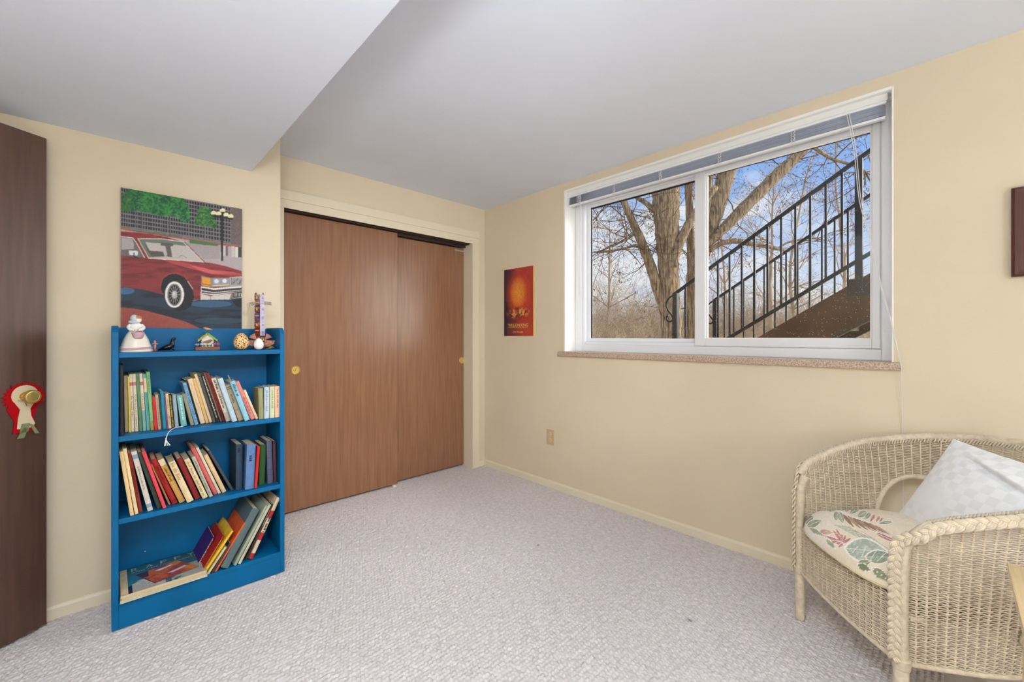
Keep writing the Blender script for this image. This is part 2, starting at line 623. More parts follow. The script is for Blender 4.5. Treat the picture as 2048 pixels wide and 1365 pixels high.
# closet casing
tr = struct(empty('trim_1', (OX0, YC, 0)), 'cream door casing around the closet')
def child(mb, name, m, parent, smooth=False):
    """build in world coordinates, then hang under parent"""
    o = mb.build(name, m, None, smooth)
    o.parent = parent
    o.matrix_parent_inverse = parent.matrix_world.inverted() if parent.type != 'EMPTY' else Matrix.Translation(-Vector(parent.location)) if parent.rotation_euler[2] == 0 and tuple(parent.scale) == (1, 1, 1) else parent.matrix_basis.inverted()
    return o
mb = MB(); mb.box(CRX + .002, 2.428, YC - .016, YC, OZ + .055, 2.122, c=.004)
child(mb, 'header_casing', M_trim, tr)
mb = MB(); mb.box(CRX + .002, 2.428, YC - .011, YC, OZ, OZ + .055, c=.003)
child(mb, 'header_board', M_trim, tr)
mb = MB(); mb.box(OX1, 2.428, YC - .014, YC, -.01, OZ, c=.004)
child(mb, 'side_casing', M_trim, tr)
mb = MB(); mb.box(CRX + .03, OX0, YC - .014, YC, -.01, OZ, c=.004)
child(mb, 'side_casing', M_trim, tr)
mb = MB(); mb.box(OX1, OX1 + .02, YC, YC + .19, -.01, OZ)
child(mb, 'jamb', M_trim, tr)
mb = MB(); mb.box(OX0 - .02, OX0, YC, YC + .19, -.01, OZ)
child(mb, 'jamb', M_trim, tr)
mb = MB(); mb.box(OX0, OX1, YC + .035, YC + .15, OZ - .004, OZ + .02); mb.box(OX0, OX1, YC + .09, YC + .10, OZ - .022, OZ)
child(mb, 'sliding_track', mat('dark_track', (60, 50, 44), rough=.5, metal=.3), tr)
mb = MB(); mb.box(1.612, 1.63, YC + .045, YC + .075, -.004, .012, c=.003)
child(mb, 'floor_guide', mat('white_nylon', (232, 222, 205), rough=.5), tr)

# sliding closet doors
for nm, lab, x0, x1, yf, z1, pull in [('door_1', 'brown sliding closet door on the left, in front', OX0 + .001, 1.655, 3.04, 1.997, (.906, .952)),
                                      ('door_2', 'brown sliding closet door on the right, behind', 1.575, OX1 - .001, 3.093, 1.978, (2.329, .960))]:
    mb = MB(); mb.box(x0, x1, yf, yf + .034, .012, z1, c=.0015)
    d = struct(mb.build(nm, M_closet), lab)
    mb = MB()
    R = .029
    prof = [(0.001, .0015), (R * .78, .0015), (R * .86, .0035), (R * .93, .0055), (R, .0045), (R * 1.04, .0), (R * 1.04, -.002)]
    mb.lathe([(r, z) for r, z in prof], n=36)
    o = mb.build('finger_pull', M_brass, d, smooth=True)
    o.rotation_euler = (math.pi / 2, 0, 0)
    o.location = (pull[0], yf, pull[1])
    if nm == 'door_1':
        mk = MB(); mk.tube([(-.012, .003, .0016), (-.006, -.010, .0017), (.006, .014, .0016)], [.0012, .0016, .001], n=6)
        k = mk.build('pen_mark', mat('black_ink', (30, 28, 30), rough=.7), o)

# door screws / hinge end plate at top right corner of the right closet door
mb = MB(); mb.box(2.25, 2.345, 3.090, 3.0925, 1.948, 1.960)
child(mb, 'scuffed_edge', mat('pale_scuff', (176, 160, 140), rough=.7), bpy.data.objects['door_2'])

# entry door, swung open, at the left edge
DA = Vector((-0.199, 2.573, 0)); DD = Vector((-.837, -.547, 0))
drw = math.atan2(DD.y, DD.x)
d3 = struct(empty('door_3', DA, drw), 'dark brown entry door standing open')
mb = MB(); mb.box(0, .76, 0, .035, .012, 1.982, c=.0015)
mb.build('leaf', M_door, d3)
# room side of the leaf: local +y is to the left of DD; camera lies on that side
KX, KZ = .068, .944
mb = MB()
mb.lathe([(.001, 0), (.030, 0), (.031, .002), (.026, .006), (.012, .008), (.0105, .022), (.014, .026), (.022, .031), (.0262, .039), (.0262, .047), (.0225, .052), (.019, .0525), (.0175, .050), (.001, .050)], n=32)
kn = mb.build('knob', M_brass, d3, smooth=True)
kn.rotation_euler = (-math.pi / 2, 0, 0)
kn.location = (KX, .035, KZ)
mb = MB(); mb.box(-.0008, 0, .006, .029, KZ - .028, KZ + .028)
mb.build('latch_plate', M_brass, d3)

# felt rosette hanging on the knob
orn = empty('felt_door_hanger', DA + Matrix.Rotation(drw, 3, 'Z') @ Vector((KX, .0362, KZ)), drw)
orn.scale = (1.08, 1, 1.10)
tag(orn, 'red felt rosette with cream centre and green ribbon hanging on the door knob', 'ornament')
pts = []
nz = 17
for i in range(nz * 2):
    a = math.pi * (-.22) + i * (math.pi * 1.44) / (nz * 2 - 1)
    r = .061 if i % 2 == 0 else .049
    pts.append((r * math.cos(a), -.004 + r * math.sin(a) * .93))
pts += [(-.025, -.075), (-.031, -.125), (.031, -.128), (.027, -.085)]
mb = MB(); mb.prism(pts, 1, .0, .003)
mb.build('red_felt', mat('red_felt', (176, 16, 24), rough=.95, spec=.1, bump=.4, bscale=500), orn)
pc = [(.036 * math.cos(a) , .004 + .036 * math.sin(a)) for a in np.linspace(-.75, math.pi + .75, 20)]
pc += [(-.014, -.045), (-.016, -.07), (-.027, -.1), (-.02, -.112), (.006, -.114), (.021, -.112), (.018, -.075), (.013, -.045)]
mb = MB(); mb.prism(pc, 1, .003, .006)
mb.build('cream_felt', mat('cream_felt', (226, 208, 172), rough=.95, spec=.1, bump=.4, bscale=500), orn)
mrib = mat('green_ribbon', (132, 140, 96), rough=.55)
for q in ([(-.010, -.096), (.012, -.096), (.007, -.125), (-.016, -.13)], [(.006, -.098), (.018, -.098), (-.014, -.150), (.012, -.150)][:0] or [(.010, -.10), (.020, -.103), (-.002 + .04, -.138), (.026, -.137)],
          [(-.006, -.108), (.006, -.114), (-.004, -.146), (-.022, -.146)]):
    mb = MB(); mb.prism([(-a, b) for a, b in q][::-1], 1, .006, .0085)
    mb.build('ribbon', mrib, orn)
mst = mat('dark_thread', (60, 48, 40), rough=.9)
mb = MB(); mb.tube([(.02, .0068, -.012), (.002, .0072, -.016), (-.004, .0068, -.034)], .0009, n=5); mb.tube([(.002, .0072, -.016), (-.014, .0068, -.024)], .0009, n=5)
mb.build('stitching', mst, orn)

# ================================================================== WINDOW
M_glass = bpy.data.materials.new('window_glass')
M_glass.use_nodes = True
t = M_glass.node_tree
for n in list(t.nodes):
    if n.type != 'OUTPUT_MATERIAL': t.nodes.remove(n)
go = [n for n in t.nodes if n.type == 'OUTPUT_MATERIAL'][0]
tr_ = t.nodes.new('ShaderNodeBsdfTransparent'); tr_.inputs['Color'].default_value = (.97, .98, .98, 1)
gl_ = t.nodes.new('ShaderNodeBsdfGlossy'); gl_.inputs['Roughness'].default_value = 0.02
fr = t.nodes.new('ShaderNodeFresnel'); fr.inputs['IOR'].default_value = 1.25
geo = t.nodes.new('ShaderNodeNewGeometry')
ior = t.nodes.new('ShaderNodeMapRange')           # thin pane: same reflectance from both faces
ior.inputs['To Min'].default_value = 1.35; ior.inputs['To Max'].default_value = 1 / 1.35
t.links.new(geo.outputs['Backfacing'], ior.inputs['Value']); t.links.new(ior.outputs['Result'], fr.inputs['IOR'])
mx = t.nodes.new('ShaderNodeMixShader')
t.links.new(fr.outputs['Fac'], mx.inputs['Fac']); t.links.new(tr_.outputs[0], mx.inputs[1]); t.links.new(gl_.outputs[0], mx.inputs[2])
# dried water specks on the lower part of the pane
tc = t.nodes.new('ShaderNodeTexCoord')
vo = t.nodes.new('ShaderNodeTexVoronoi'); vo.inputs['Scale'].default_value = 95
ns = t.nodes.new('ShaderNodeTexNoise'); ns.inputs['Scale'].default_value = 38
lt = t.nodes.new('ShaderNodeMath'); lt.operation = 'LESS_THAN'; lt.inputs[1].default_value = .135
gt = t.nodes.new('ShaderNodeMath'); gt.operation = 'GREATER_THAN'; gt.inputs[1].default_value = .50
ml = t.nodes.new('ShaderNodeMath'); ml.operation = 'MULTIPLY'
ml2 = t.nodes.new('ShaderNodeMath'); ml2.operation = 'MULTIPLY'; ml2.inputs[1].default_value = .55
sp = t.nodes.new('ShaderNodeSeparateXYZ')
zr = t.nodes.new('ShaderNodeMapRange'); zr.inputs['From Min'].default_value = 1.75; zr.inputs['From Max'].default_value = 1.35
ml3 = t.nodes.new('ShaderNodeMath'); ml3.operation = 'MULTIPLY'
df = t.nodes.new('ShaderNodeBsdfDiffuse'); df.inputs['Color'].default_value = (.8, .76, .68, 1)
tl = t.nodes.new('ShaderNodeBsdfTranslucent'); tl.inputs['Color'].default_value = (.8, .76, .68, 1)
ad = t.nodes.new('ShaderNodeMixShader'); ad.inputs['Fac'].default_value = .7
mx2 = t.nodes.new('ShaderNodeMixShader')
t.links.new(tc.outputs['Object'], vo.inputs['Vector']); t.links.new(tc.outputs['Object'], ns.inputs['Vector']); t.links.new(tc.outputs['Object'], sp.inputs[0])
t.links.new(vo.outputs['Distance'], lt.inputs[0]); t.links.new(ns.outputs['Fac'], gt.inputs[0])
t.links.new(lt.outputs[0], ml.inputs[0]); t.links.new(gt.outputs[0], ml.inputs[1]); t.links.new(ml.outputs[0], ml2.inputs[0])
t.links.new(sp.outputs['Z'], zr.inputs['Value']); t.links.new(ml2.outputs[0], ml3.inputs[0]); t.links.new(zr.outputs['Result'], ml3.inputs[1])
t.links.new(df.outputs[0], ad.inputs[1]); t.links.new(tl.outputs[0], ad.inputs[2])
t.links.new(ml3.outputs[0], mx2.inputs['Fac']); t.links.new(mx.outputs[0], mx2.inputs[1]); t.links.new(ad.outputs[0], mx2.inputs[2])
t.links.new(mx2.outputs[0], go.inputs['Surface'])

win = struct(empty('window_1', (XW, (WY0 + WY1) / 2, WZ0)), 'wide white sliding window')
# painted liner of the opening
mb = MB(); mb.box(XW - .001, XW + TW, WY1 - .012, WY1 + .001, WZ0, WZ1, c=.002)
child(mb, 'reveal_liner', M_liner, win)
mb = MB(); mb.box(XW - .001, XW + TW, WY0 - .001, WY0 + .006, WZ0, WZ1, c=.002)
child(mb, 'reveal_liner', M_liner, win)
mb = MB(); mb.box(XW - .001, XW + TW, WY0 + .006, WY1 - .012, WZ1 - .012, WZ1 + .001)
child(mb, 'reveal_liner', M_liner, win)
FX = 2.628       # room face of the outer frame

def frame_ring(x0, x1, y0, y1, z0, z1, wl, wr, wb, wt, name, m=M_white, c=.004, extra=None):
    """rectangular ring: wl on the high-y side, wr on the low-y side"""
    mb = MB()
    mb.box(x0, x1, y1 - wl, y1, z0, z1, c=c)
    mb.box(x0, x1, y0, y0 + wr, z0, z1, c=c)
    mb.box(x0, x1, y0 + wr, y1 - wl, z0, z0 + wb, c=c)
    mb.box(x0, x1, y0 + wr, y1 - wl, z1 - wt, z1, c=c)
    return child(mb, name, m, win)
Y0, Y1, Z0, Z1 = WY0 + .006, WY1 - .012, WZ0, WZ1 - .012
frame_ring(FX, FX + .085, Y0, Y1, Z0, Z1, .055, .046, .052, .062, 'outer_frame')
frame_ring(FX + .012, FX + .075, Y0 + .046, Y1 - .055, Z0 + .052, Z1 - .062, .022, .020, .022, .024, 'inner_track')
YM0, YM1 = 1.032, 1.108    # meeting stile of the front sash
# fixed left light, set back
frame_ring(FX + .045, FX + .078, YM0 + .02, Y1 - .077, Z0 + .074, Z1 - .086, .026, .04, .026, .020, 'fixed_sash')
# front right sash
frame_ring(FX + .004, FX + .042, Y0 + .050, YM1, Z0 + .056, Z1 - .070, YM1 - YM0 - .012, .030, .046, .036, 'sliding_sash')
frame_ring(FX + .016, FX + .032, Y0 + .080, YM0 + .012, Z0 + .10, Z1 - .104, .010, .008, .006, .008, 'glazing_bead', m=M_liner, c=.002)
GL = (FX + .062, YM0 + .06, Y1 - .103, Z0 + .100, Z1 - .106)
GR = (FX + .026, Y0 + .080, YM0 + .012, Z0 + .100, Z1 - .104)
for g, nm in ((GL, 'glass_pane'), (GR, 'glass_pane')):
    mb = MB(); mb.box(g[0], g[0] + .003, g[1] - .004, g[2] + .004, g[3] - .004, g[4] + .004)
    child(mb, nm, M_glass, win)
for g, sides in ((GL, 'lt'), (GR, 'lt')):
    mb = MB()
    if 't' in sides: mb.box(g[0] - .004, g[0], g[1], g[2], g[4] - .011, g[4] + .004)
    mb.box(g[0] - .004, g[0], g[2] - .009, g[2] + .004, g[3], g[4])
    child(mb, 'glazing_gasket', M_gasket, win)
# speckled stone sill
M_sill = mat('speckled_stone', (204, 182, 160), rough=.45, var=1, vscale=160, col2=(160, 136, 116), lo=.42, hi=.6)
mb = MB(); mb.box(XW - .024, FX + .005, .155, 2.082, WZ0 - .034, WZ0, c=.004)
child(mb, 'sill', M_sill, win)

# ------------------------------------------------------------------ blind
M_slat = mat('shaded_white_slats', (196, 203, 216), rough=.4)  # white slats, their blue-grey shade put into the colour
M_clear = mat('clear_plastic_cord', (228, 228, 224), rough=.3)
bl = empty('mini_blind', (2.55, 1.12, 2.25))
tag(bl, 'white mini blind pulled up into a thin stack across the window top', 'blind')
BY0, BY1 = .205, 2.026
mb = MB(); mb.box(2.532, 2.575, BY0, BY1, 2.232, 2.278, c=.004)
child(mb, 'headrail', M_white, bl)
mb = MB(); mb.box(2.526, 2.532, BY0 - .004, BY1 - .004, 2.243, 2.280, c=.002)
child(mb, 'valance', mat('cream_valance', (238, 238, 233), rough=.4), bl)
mb = MB()
rs = random.Random(4)
ns_ = 15
for k in range(ns_):
    zz = 2.184 + k * .0031
    sl = rs.uniform(-.0009, .0009)
    vs, fs = [], []
    nn = 9
    for j in range(nn):
        yy = BY0 + .006 + (BY1 - BY0 - .012) * j / (nn - 1)
        sag = -.004 * math.sin(math.pi * 2.5 * j / (nn - 1)) ** 2 * (1 - k / ns_)
        for (xx, dz) in ((2.538, 0), (2.5505, .0022), (2.563, 0)):
            vs.append((xx + rs.uniform(-.0006, .0006), yy, zz + dz + sl + sag))
    for j in range(nn - 1):
        for i in range(2):
            a = j * 3 + i
            fs.append((a, a + 1, a + 4, a + 3))
    mb.add(vs, fs)
o = child(mb, 'slat_stack', M_slat, bl, smooth=True); o['kind'] = 'stuff'
md = o.modifiers.new('thick', 'SOLIDIFY'); md.thickness = .0006
mb = MB(); mb.box(2.538, 2.563, BY0 + .004, BY1 - .004, 2.166, 2.178, c=.003)
child(mb, 'bottom_rail', M_white, bl)
for yy in (.56, .92, 1.28, 1.62, 1.93):
    mb = MB()
    pts = [(2.5365 - .002 * (i % 2), yy + .004 * math.sin(i * 2.3), 2.238 - i * .006) for i in range(12)]
    mb.tube(pts, .0024, n=5)
    pts = [(2.5362, yy + .012 + .005 * math.sin(i * 3.1 + 1), 2.236 - i * .006) for i in range(11)]
    mb.tube(pts, .0022, n=5)
    mb.box(2.533, 2.5365, yy - .007, yy + .016, 2.166, 2.174, c=.001)
    child(mb, 'ladder_cord', M_clear, bl)
mb = MB(); mb.tube([(2.524, 1.907, 2.236), (2.521, 1.905, 2.1), (2.52, 1.903, 1.486)], .0035, n=6)
child(mb, 'tilt_wand', M_clear, bl)
# pull cords, running down to the sill and on towards the floor
pp = [(1698, 226, 2.524), (1712, 300, 2.522), (1722, 400, 2.521), (1740, 470, 2.520), (1760, 560, 2.515), (1783, 645, 2.500), (1799, 715, 2.477), (1803, 742, 2.474)]
cord = [on(a, b, 0, x) for a, b, x in pp]
low = [np.array([2.492, .150, .85]), np.array([2.494, .149, .60]), np.array([2.494, .148, .33])]
mb = MB(); mb.tube(catmull(cord + low, 5), .0016, n=5)
child(mb, 'pull_cord', M_clear, bl)
mb = MB(); mb.tube(catmull([p + np.array([0, .009 * (1 - i / 7) + .0, 0]) for i, p in enumerate(cord)], 4), .0016, n=5)
child(mb, 'pull_cord', M_clear, bl)

# ------------------------------------------------------------------ outlet
ot = empty('wall_outlet', (XW, 2.175, .391))
tag(ot, 'tan duplex power outlet low on the wall under the window', 'outlet')
mb = MB(); mb.box(XW - .005, XW, 2.139, 2.211, .331, .450, c=.003)
child(mb, 'cover_plate', mat('tan_plastic', (203, 178, 134), rough=.4), ot)
for zc in (.4125, .3685):
    mb = MB(); mb.lathe([(.001, 0), (.0165, 0), (.0172, -.001), (.0172, -.004)], n=20, sy=.82)
    o = mb.build('socket', mat('cream_plastic', (224, 205, 168), rough=.35), None, smooth=True)
    o.parent = ot; o.matrix_parent_inverse = Matrix.Translation(-Vector(ot.location))
    o.rotation_euler = (0, -math.pi / 2, 0); o.location = (XW - .0062, 2.175, zc)
    for dy, dz, w_, h_ in ((.0065, .004, .0022, .008), (-.0065, .004, .0022, .0065), (0, -.008, .005, .005)):
        mb = MB(); mb.box(XW - .0070, XW - .0062, 2.175 + dy - w_ / 2, 2.175 + dy + w_ / 2, zc + dz - h_ / 2, zc + dz + h_ / 2)
        child(mb, 'slot', mat('slot_dark', (50, 38, 26), rough=.8), ot)

# ------------------------------------------------------------------ dark frame at the right edge
pf = empty('picture_frame', (2.488, -.28, 1.57))
tag(pf, 'dark red-brown wooden picture frame cut off at the right edge of the window wall', 'picture frame')
mfr = wood_mat('dark_mahogany', (70, 36, 30), (92, 52, 42), .35, 0.0, sc=3)
fy0, fy1, fz0, fz1 = -.42, -.155, 1.405, 1.741
W_ = .052
O_ = [(fy0, fz0), (fy1, fz0), (fy1, fz1), (fy0, fz1)]
I_ = [(fy0 + W_, fz0 + W_), (fy1 - W_, fz0 + W_), (fy1 - W_, fz1 - W_), (fy0 + W_, fz1 - W_)]
M_ = [(fy0 + .008, fz0 + .008), (fy1 - .008, fz0 + .008), (fy1 - .008, fz1 - .008), (fy0 + .008, fz1 - .008)]
for i in range(4):
    j = (i + 1) % 4
    vs = [(2.498, *O_[i]), (2.498, *O_[j]), (2.478, *O_[j]), (2.478, *O_[i]), (2.472, *M_[i]), (2.472, *M_[j]), (2.486, *I_[i]), (2.486, *I_[j]), (2.498, *I_[i]), (2.498, *I_[j])]
    mb = MB(); mb.add(vs, [(0, 1, 2, 3), (3, 2, 5, 4), (4, 5, 7, 6), (6, 7, 9, 8), (8, 9, 1, 0), (0, 3, 4, 6, 8), (1, 9, 7, 5, 2)])
    child(mb, 'moulding', mfr, pf)
mb = MB(); mb.box(2.492, 2.498, fy0 + W_ - .005, fy1 - W_ + .005, fz0 + W_ - .005, fz1 - W_ + .005)
child(mb, 'picture', mat('aged_mount', (196, 180, 150), rough=.5), pf)
# ================================================================== BOOKCASE
BX0, BX1, BYF, BYB, BH = 0.010, 0.640, 2.316, 2.574, 1.222
SHZ = [1.113, 0.774, 0.442, 0.104]       # tops of the shelves
M_blue = mat('blue_gloss_paint', (0, 99, 149), rough=.42, spec=.22, var=.10, vscale=6, bump=.12, bscale=30, bstretch=(1, 1, 6), bdist=.001)
bc = empty('bookcase', (BX0, BYF, 0))
tag(bc, 'blue painted wooden bookcase with four shelves against the left wall', 'bookcase')
def side_panel(x0, x1):
    R = .045
    prof = [(BYB, 0.0), (BYF, 0.0), (BYF, BH - R)]
    for k in range(1, 9):
        a = math.pi - k * math.pi / 2 / 8
        prof.append((BYF + R + R * math.cos(a), BH - R + R * math.sin(a)))
    prof.append((BYB, BH))
    mb = MB(); mb.prism(prof, 0, x0, x1)
    o = child(mb, 'side_panel', M_blue, bc)
    b = o.modifiers.new('soft', 'BEVEL'); b.width = .0022; b.segments = 2; b.limit_method = 'ANGLE'
side_panel(BX0, BX0 + .021); side_panel(BX1 - .021, BX1)
IX0, IX1 = BX0 + .021, BX1 - .021
for z in SHZ:
    mb = MB(); mb.box(IX0, IX1, BYF + .001, BYB - .008, z - .021, z, c=.0018)
    child(mb, 'shelf', M_blue, bc)
mb = MB(); mb.box(IX0, IX1, BYB - .008, BYB, 0.01, BH - .004)
child(mb, 'back_panel', M_blue, bc)
mb = MB(); mb.box(IX0, IX1, BYF + .001, BYF + .02, 0.0, SHZ[3] - .021, c=.0015)
child(mb, 'kick_board', M_blue, bc)
for (a, b, cc) in ((290, 1103.5, .0022),):
    p = on(a, b, 1, BYB - .008)
    mb = MB(); mb.ball((p[0], BYB - .009, p[2]), (cc * 1.3, .001, cc), n=10)
    child(mb, 'paint_chip', mat('chipped_white', (235, 238, 240), rough=.6), bc)

# ================================================================== BOOKS
M_page = mat('book_pages', (226, 212, 180), rough=.9, spec=.1, var=1, vscale=3, stretch=(260, 3, 3), col2=(202, 184, 148))
def cover_mat(c, cloth=True):
    key = 'book_cover_%d_%d_%d' % tuple(c)
    return mat(key, c, rough=.62 if cloth else .4, spec=.35, var=.10, vscale=28, bump=.25, bscale=900, bdist=.0004)
INK = {}
def ink(c):
    return mat('ink_%d_%d_%d' % tuple(c), c, rough=.6, spec=.3)

BOOKS = []
LAST = {}
def book(shelf, BL, BR, TL, col, label, title=None, tcol=(40, 36, 34), bands=(), hmax=None, spine2=None, depth=None, tpos=(.08, .92), ysp=None, left=None, group=None, tfrac=.42, tscale=1.0):
    """BL, BR, TL: photo pixels of the spine's bottom-left, bottom-right and top-left corners"""
    z = SHZ[shelf]
    p0 = on(BL[0], BL[1], 2, z + .001)
    y = ysp if ysp is not None else min(max(p0[1], BYF + .003), 2.44)
    a0 = on(BL[0], BL[1], 1, y); a1 = on(BR[0], BR[1], 1, y); at_ = on(TL[0], TL[1], 1, y)
    x0, x1 = a0[0], a1[0]
    dx, dz = at_[0] - x0, at_[2] - z
    ang = math.atan2(dx, dz)
    ht = math.hypot(dx, dz)
    th = max((x1 - x0) * math.cos(ang) * .965, .0035)
    prev = LAST.get(shelf)
    if prev is not None:
        # keep clear of the neighbour on the left: compare the two facing edges at several heights
        pa, px1, ph = prev
        for _ in range(40):
            bad = 0.0
            for hh in (0.0, .3, .6, .9, 1.0):
                zz = hh * min(ph * math.cos(pa), ht * math.cos(ang))
                bad = max(bad, (px1 + zz * math.tan(pa)) - (x0 + zz * math.tan(ang)))
            if bad <= .0002: break
            z_top = min(ph * math.cos(pa), ht * math.cos(ang))
            if (px1 - x0) < bad * .5: ang += min(bad / z_top, .02)      # stand a little straighter
            else:
                x0 += bad * .6; th = max(th - bad * .6, .0035)
    LAST[shelf] = (ang, x0 + th / math.cos(ang), ht)
    lift = 0.0012
    if ang > 0: lift += th * math.sin(ang)
    dp = depth or min(ht * .72, BYB - .012 - y)
    dp = min(dp, BYB - .012 - y)
    root = empty('book', M=Matrix.Translation((x0, y, z + lift)) @ Matrix.Rotation(ang, 4, 'Y'))
    tag(root, label, 'book', group)
    bt = .0022 if th > .011 else .0010
    ov = .0025 if th > .011 else .001
    # cover: two boards and a gently rounded spine
    mb = MB()
    rnd = min(.0035, th * .18)
    n = 6
    sp = []
    for i in range(n + 1):
        s_ = i / n
        sp.append((th * s_, -rnd * math.sin(math.pi * s_) + .0005))
    si = [(th - bt - (th - 2 * bt) * i / n, .0022) for i in range(n + 1)]
    outl = [(0, dp)] + sp + [(th, dp), (th - bt, dp)] + si + [(bt, dp)]
    mb.prism(outl, 2, 0, ht)
    mb.build('cover', cover_mat(col), root)
    mb = MB(); mb.box(bt, th - bt, .0025, dp - ov, ov, ht - ov)
    mb.build('pages', M_page, root)
    for (b0, b1, bcol) in bands:
        mb = MB()
        outb = [(p[0], p[1] - .0004) for p in sp] + [(th - .0003, .006), (.0003, .006)]
        outb = [(-.0003, .006)] + [(p[0] * 1.0, p[1] - .0004) for p in sp] + [(th + .0003, .006)]
        mb.prism(outb, 2, ht * b0, ht * b1)
        mb.build('spine_band', cover_mat(bcol), root)
    if title:
        L = ht * (tpos[1] - tpos[0])
        hgt = min(th * tfrac * 1.15, .017) * tscale
        if title.startswith('~'):
            # print too small or worn to read: word-like strokes
            rm_ = random.Random(len(BOOKS) * 7 + 3)
            mk = MB(); zt = ht * tpos[1]; zb = ht * tpos[0]
            xm = th / 2
            while zt > zb + hgt * .5:
                for _ in range(rm_.randint(2, 7)):
                    l_ = hgt * rm_.uniform(.22, .5); h2 = hgt * rm_.choice((.5, .62, .62, .95))
                    if zt - l_ < zb: break
                    x0_ = xm - hgt * .45
                    mk.box(x0_, x0_ + h2, -rnd - .0007, -rnd - .0002, zt - l_, zt)
                    if rm_.random() < .5: mk.box(x0_ + h2 + hgt * .1, x0_ + h2 + hgt * .25, -rnd - .0007, -rnd - .0002, zt - l_, zt - l_ * .4)
                    zt -= l_ + hgt * .16
                zt -= hgt * .5
            mk.build('title', ink(tcol), root)
        else: lettering(title, ink(tcol), root, (th / 2 - hgt / 2, -rnd - .0006, ht * tpos[1]), (0, 0, -1), (1, 0, 0), L, hgt, 'title')
    BOOKS.append(root)
    return root, th, ht, dp

def D(x, y): return (230 + x * .1319, 700 + y * .1319)
def C3(x, y): return (220 + x * .2051, 600 + y * .2051)
def E_(x, y): return (380 + x * .1099, 720 + y * .1099)
def C4(x, y): return (230 + x * .1709, 850 + y * .1709)
def F_(x, y): return (370 + x * .1538, 960 + y * .1538)
W1_, W2_, W3_ = 'upper row of books in the blue bookcase', 'middle row of books in the blue bookcase', 'leaning books on the bottom shelf'
U = 'on the upper book shelf'
b = lambda *a, **k: book(1, *a, group=W1_, **k)
b(D(75, 1305), D(135, 1300), D(65, 245), (38, 38, 46), 'tall thin black book at the far left of the upper book shelf')
b(D(150, 1250), D(208, 1247), D(133, 400), (214, 192, 140), 'stained cream book right beside the tall black one')
b(D(216, 1255), D(240, 1255), D(180, 412), (236, 212, 96), 'very thin yellow book near the left end of the upper shelf')
b(D(246, 1246), D(298, 1243), D(201, 378), (222, 208, 178), 'cream book with a handwritten looking title, right of the thin yellow one', "Dr. Seuss's ABC", bands=((.80, .86, (190, 120, 110)),), tpos=(.25, .62))
b(D(306, 1241), D(359, 1237), D(255, 373), (224, 212, 186), 'cream book titled Put Me in the Zoo', 'Put Me in the Zoo   Lopshire', tpos=(.08, .64), bands=((.80, .86, (190, 130, 118)),))
b(D(370, 1236), D(423, 1232), D(311, 368), (92, 138, 100), 'plain green book between two cream ones on the upper shelf')
b(D(428, 1232), D(478, 1228), D(362, 370), (226, 210, 186), 'cream book with pink lettering above a pale teal foot', '~', tcol=(206, 120, 104), tpos=(.38, .66), bands=((.0, .36, (134, 178, 168)), (.80, .86, (186, 120, 108))))
b(D(485, 1228), D(534, 1225), D(424, 376), (104, 172, 166), 'teal book titled Are You My Mother', 'Are You My Mother?', tcol=(12, 60, 84), tpos=(.26, .66), bands=((.68, .93, (222, 200, 164)),))
b(D(540, 1225), D(594, 1220), D(474, 345), (128, 186, 124), 'light green book, tallest of the upright ones after the black book', 'THE HARE THAT', tcol=(52, 92, 60), tpos=(.62, .95), bands=((.0, .16, (150, 150, 84)),))
b(D(600, 1220), D(652, 1215), D(560, 728), (206, 48, 46), 'short bright red book right of the light green one')
b(D(656, 1215), D(704, 1211), D(604, 690), (190, 172, 150), 'short beige grey book right of the bright red one', '~', tcol=(120, 104, 92), tpos=(.1, .9), tfrac=.3)
b(D(706, 1211), D(728, 1208), D(660, 690), (62, 58, 30), 'short dark olive book left of the turquoise one')
b(D(731, 1207), D(781, 1203), D(684, 636), (24, 132, 160), 'short turquoise blue book in the left half of the upper shelf')
b(D(785, 1201), D(808, 1198), D(738, 690), (112, 74, 112), 'thin purple book right of the turquoise one')
b(D(812, 1197), D(858, 1193), D(764, 676), (224, 198, 160), 'short cream book titled in capitals, left of the black and yellow one', 'HAPPINESS IS A WARM PUPPY', tcol=(96, 70, 60), tpos=(.06, .86))
b(D(862, 1190), D(903, 1182), D(812, 680), (28, 28, 26), 'short black book with yellow capital letters', 'I NEED ALL THE FRIENDS I CAN GET', tcol=(236, 206, 40), tpos=(.03, .97), tfrac=.5)
b(D(910, 1180), D(970, 1172), D(864, 690), (150, 168, 178), 'short blue grey book right of the black and yellow one')
b(D(1003, 1166), D(1095, 1150), D(934, 702), (120, 182, 176), 'leaning teal book with white script letters on its spine', '~', tcol=(226, 236, 232), tpos=(.2, .94), tfrac=.25)
b(D(1150, 1150), D(1206, 1140), D(978, 690), (150, 142, 116), 'leaning grey olive book left of the sky blue rabbit book')
b(D(1214, 1143), D(1270, 1130), D(928, 545), (126, 184, 222), 'leaning light blue book titled Old Man Rabbit\'s Dinner Party', "OLD MAN RABBIT'S DINNER PARTY", tcol=(26, 44, 84), tpos=(.03, .95), tfrac=.55)
b(C3(835, 1212), C3(880, 1208), C3(665, 800), (58, 54, 34), 'leaning dark olive book between the light blue and the peach one')
b(C3(885, 1212), C3(935, 1202), C3(690, 800), (230, 204, 170), 'leaning peach cream book, left of three pale ones', '~', tcol=(206, 178, 140), tpos=(.3, .9), tfrac=.3)
b(C3(937, 1207), C3(969, 1199), C3(748, 790), (222, 178, 110), 'leaning thin amber book, middle of three pale ones')
b(C3(972, 1201), C3(1002, 1196), C3(764, 748), (232, 212, 172), 'leaning thin cream book, right of three pale ones')
b(C3(1008, 1201), C3(1036, 1196), C3(796, 746), (84, 80, 74), 'leaning dark grey book left of the black lettered one')
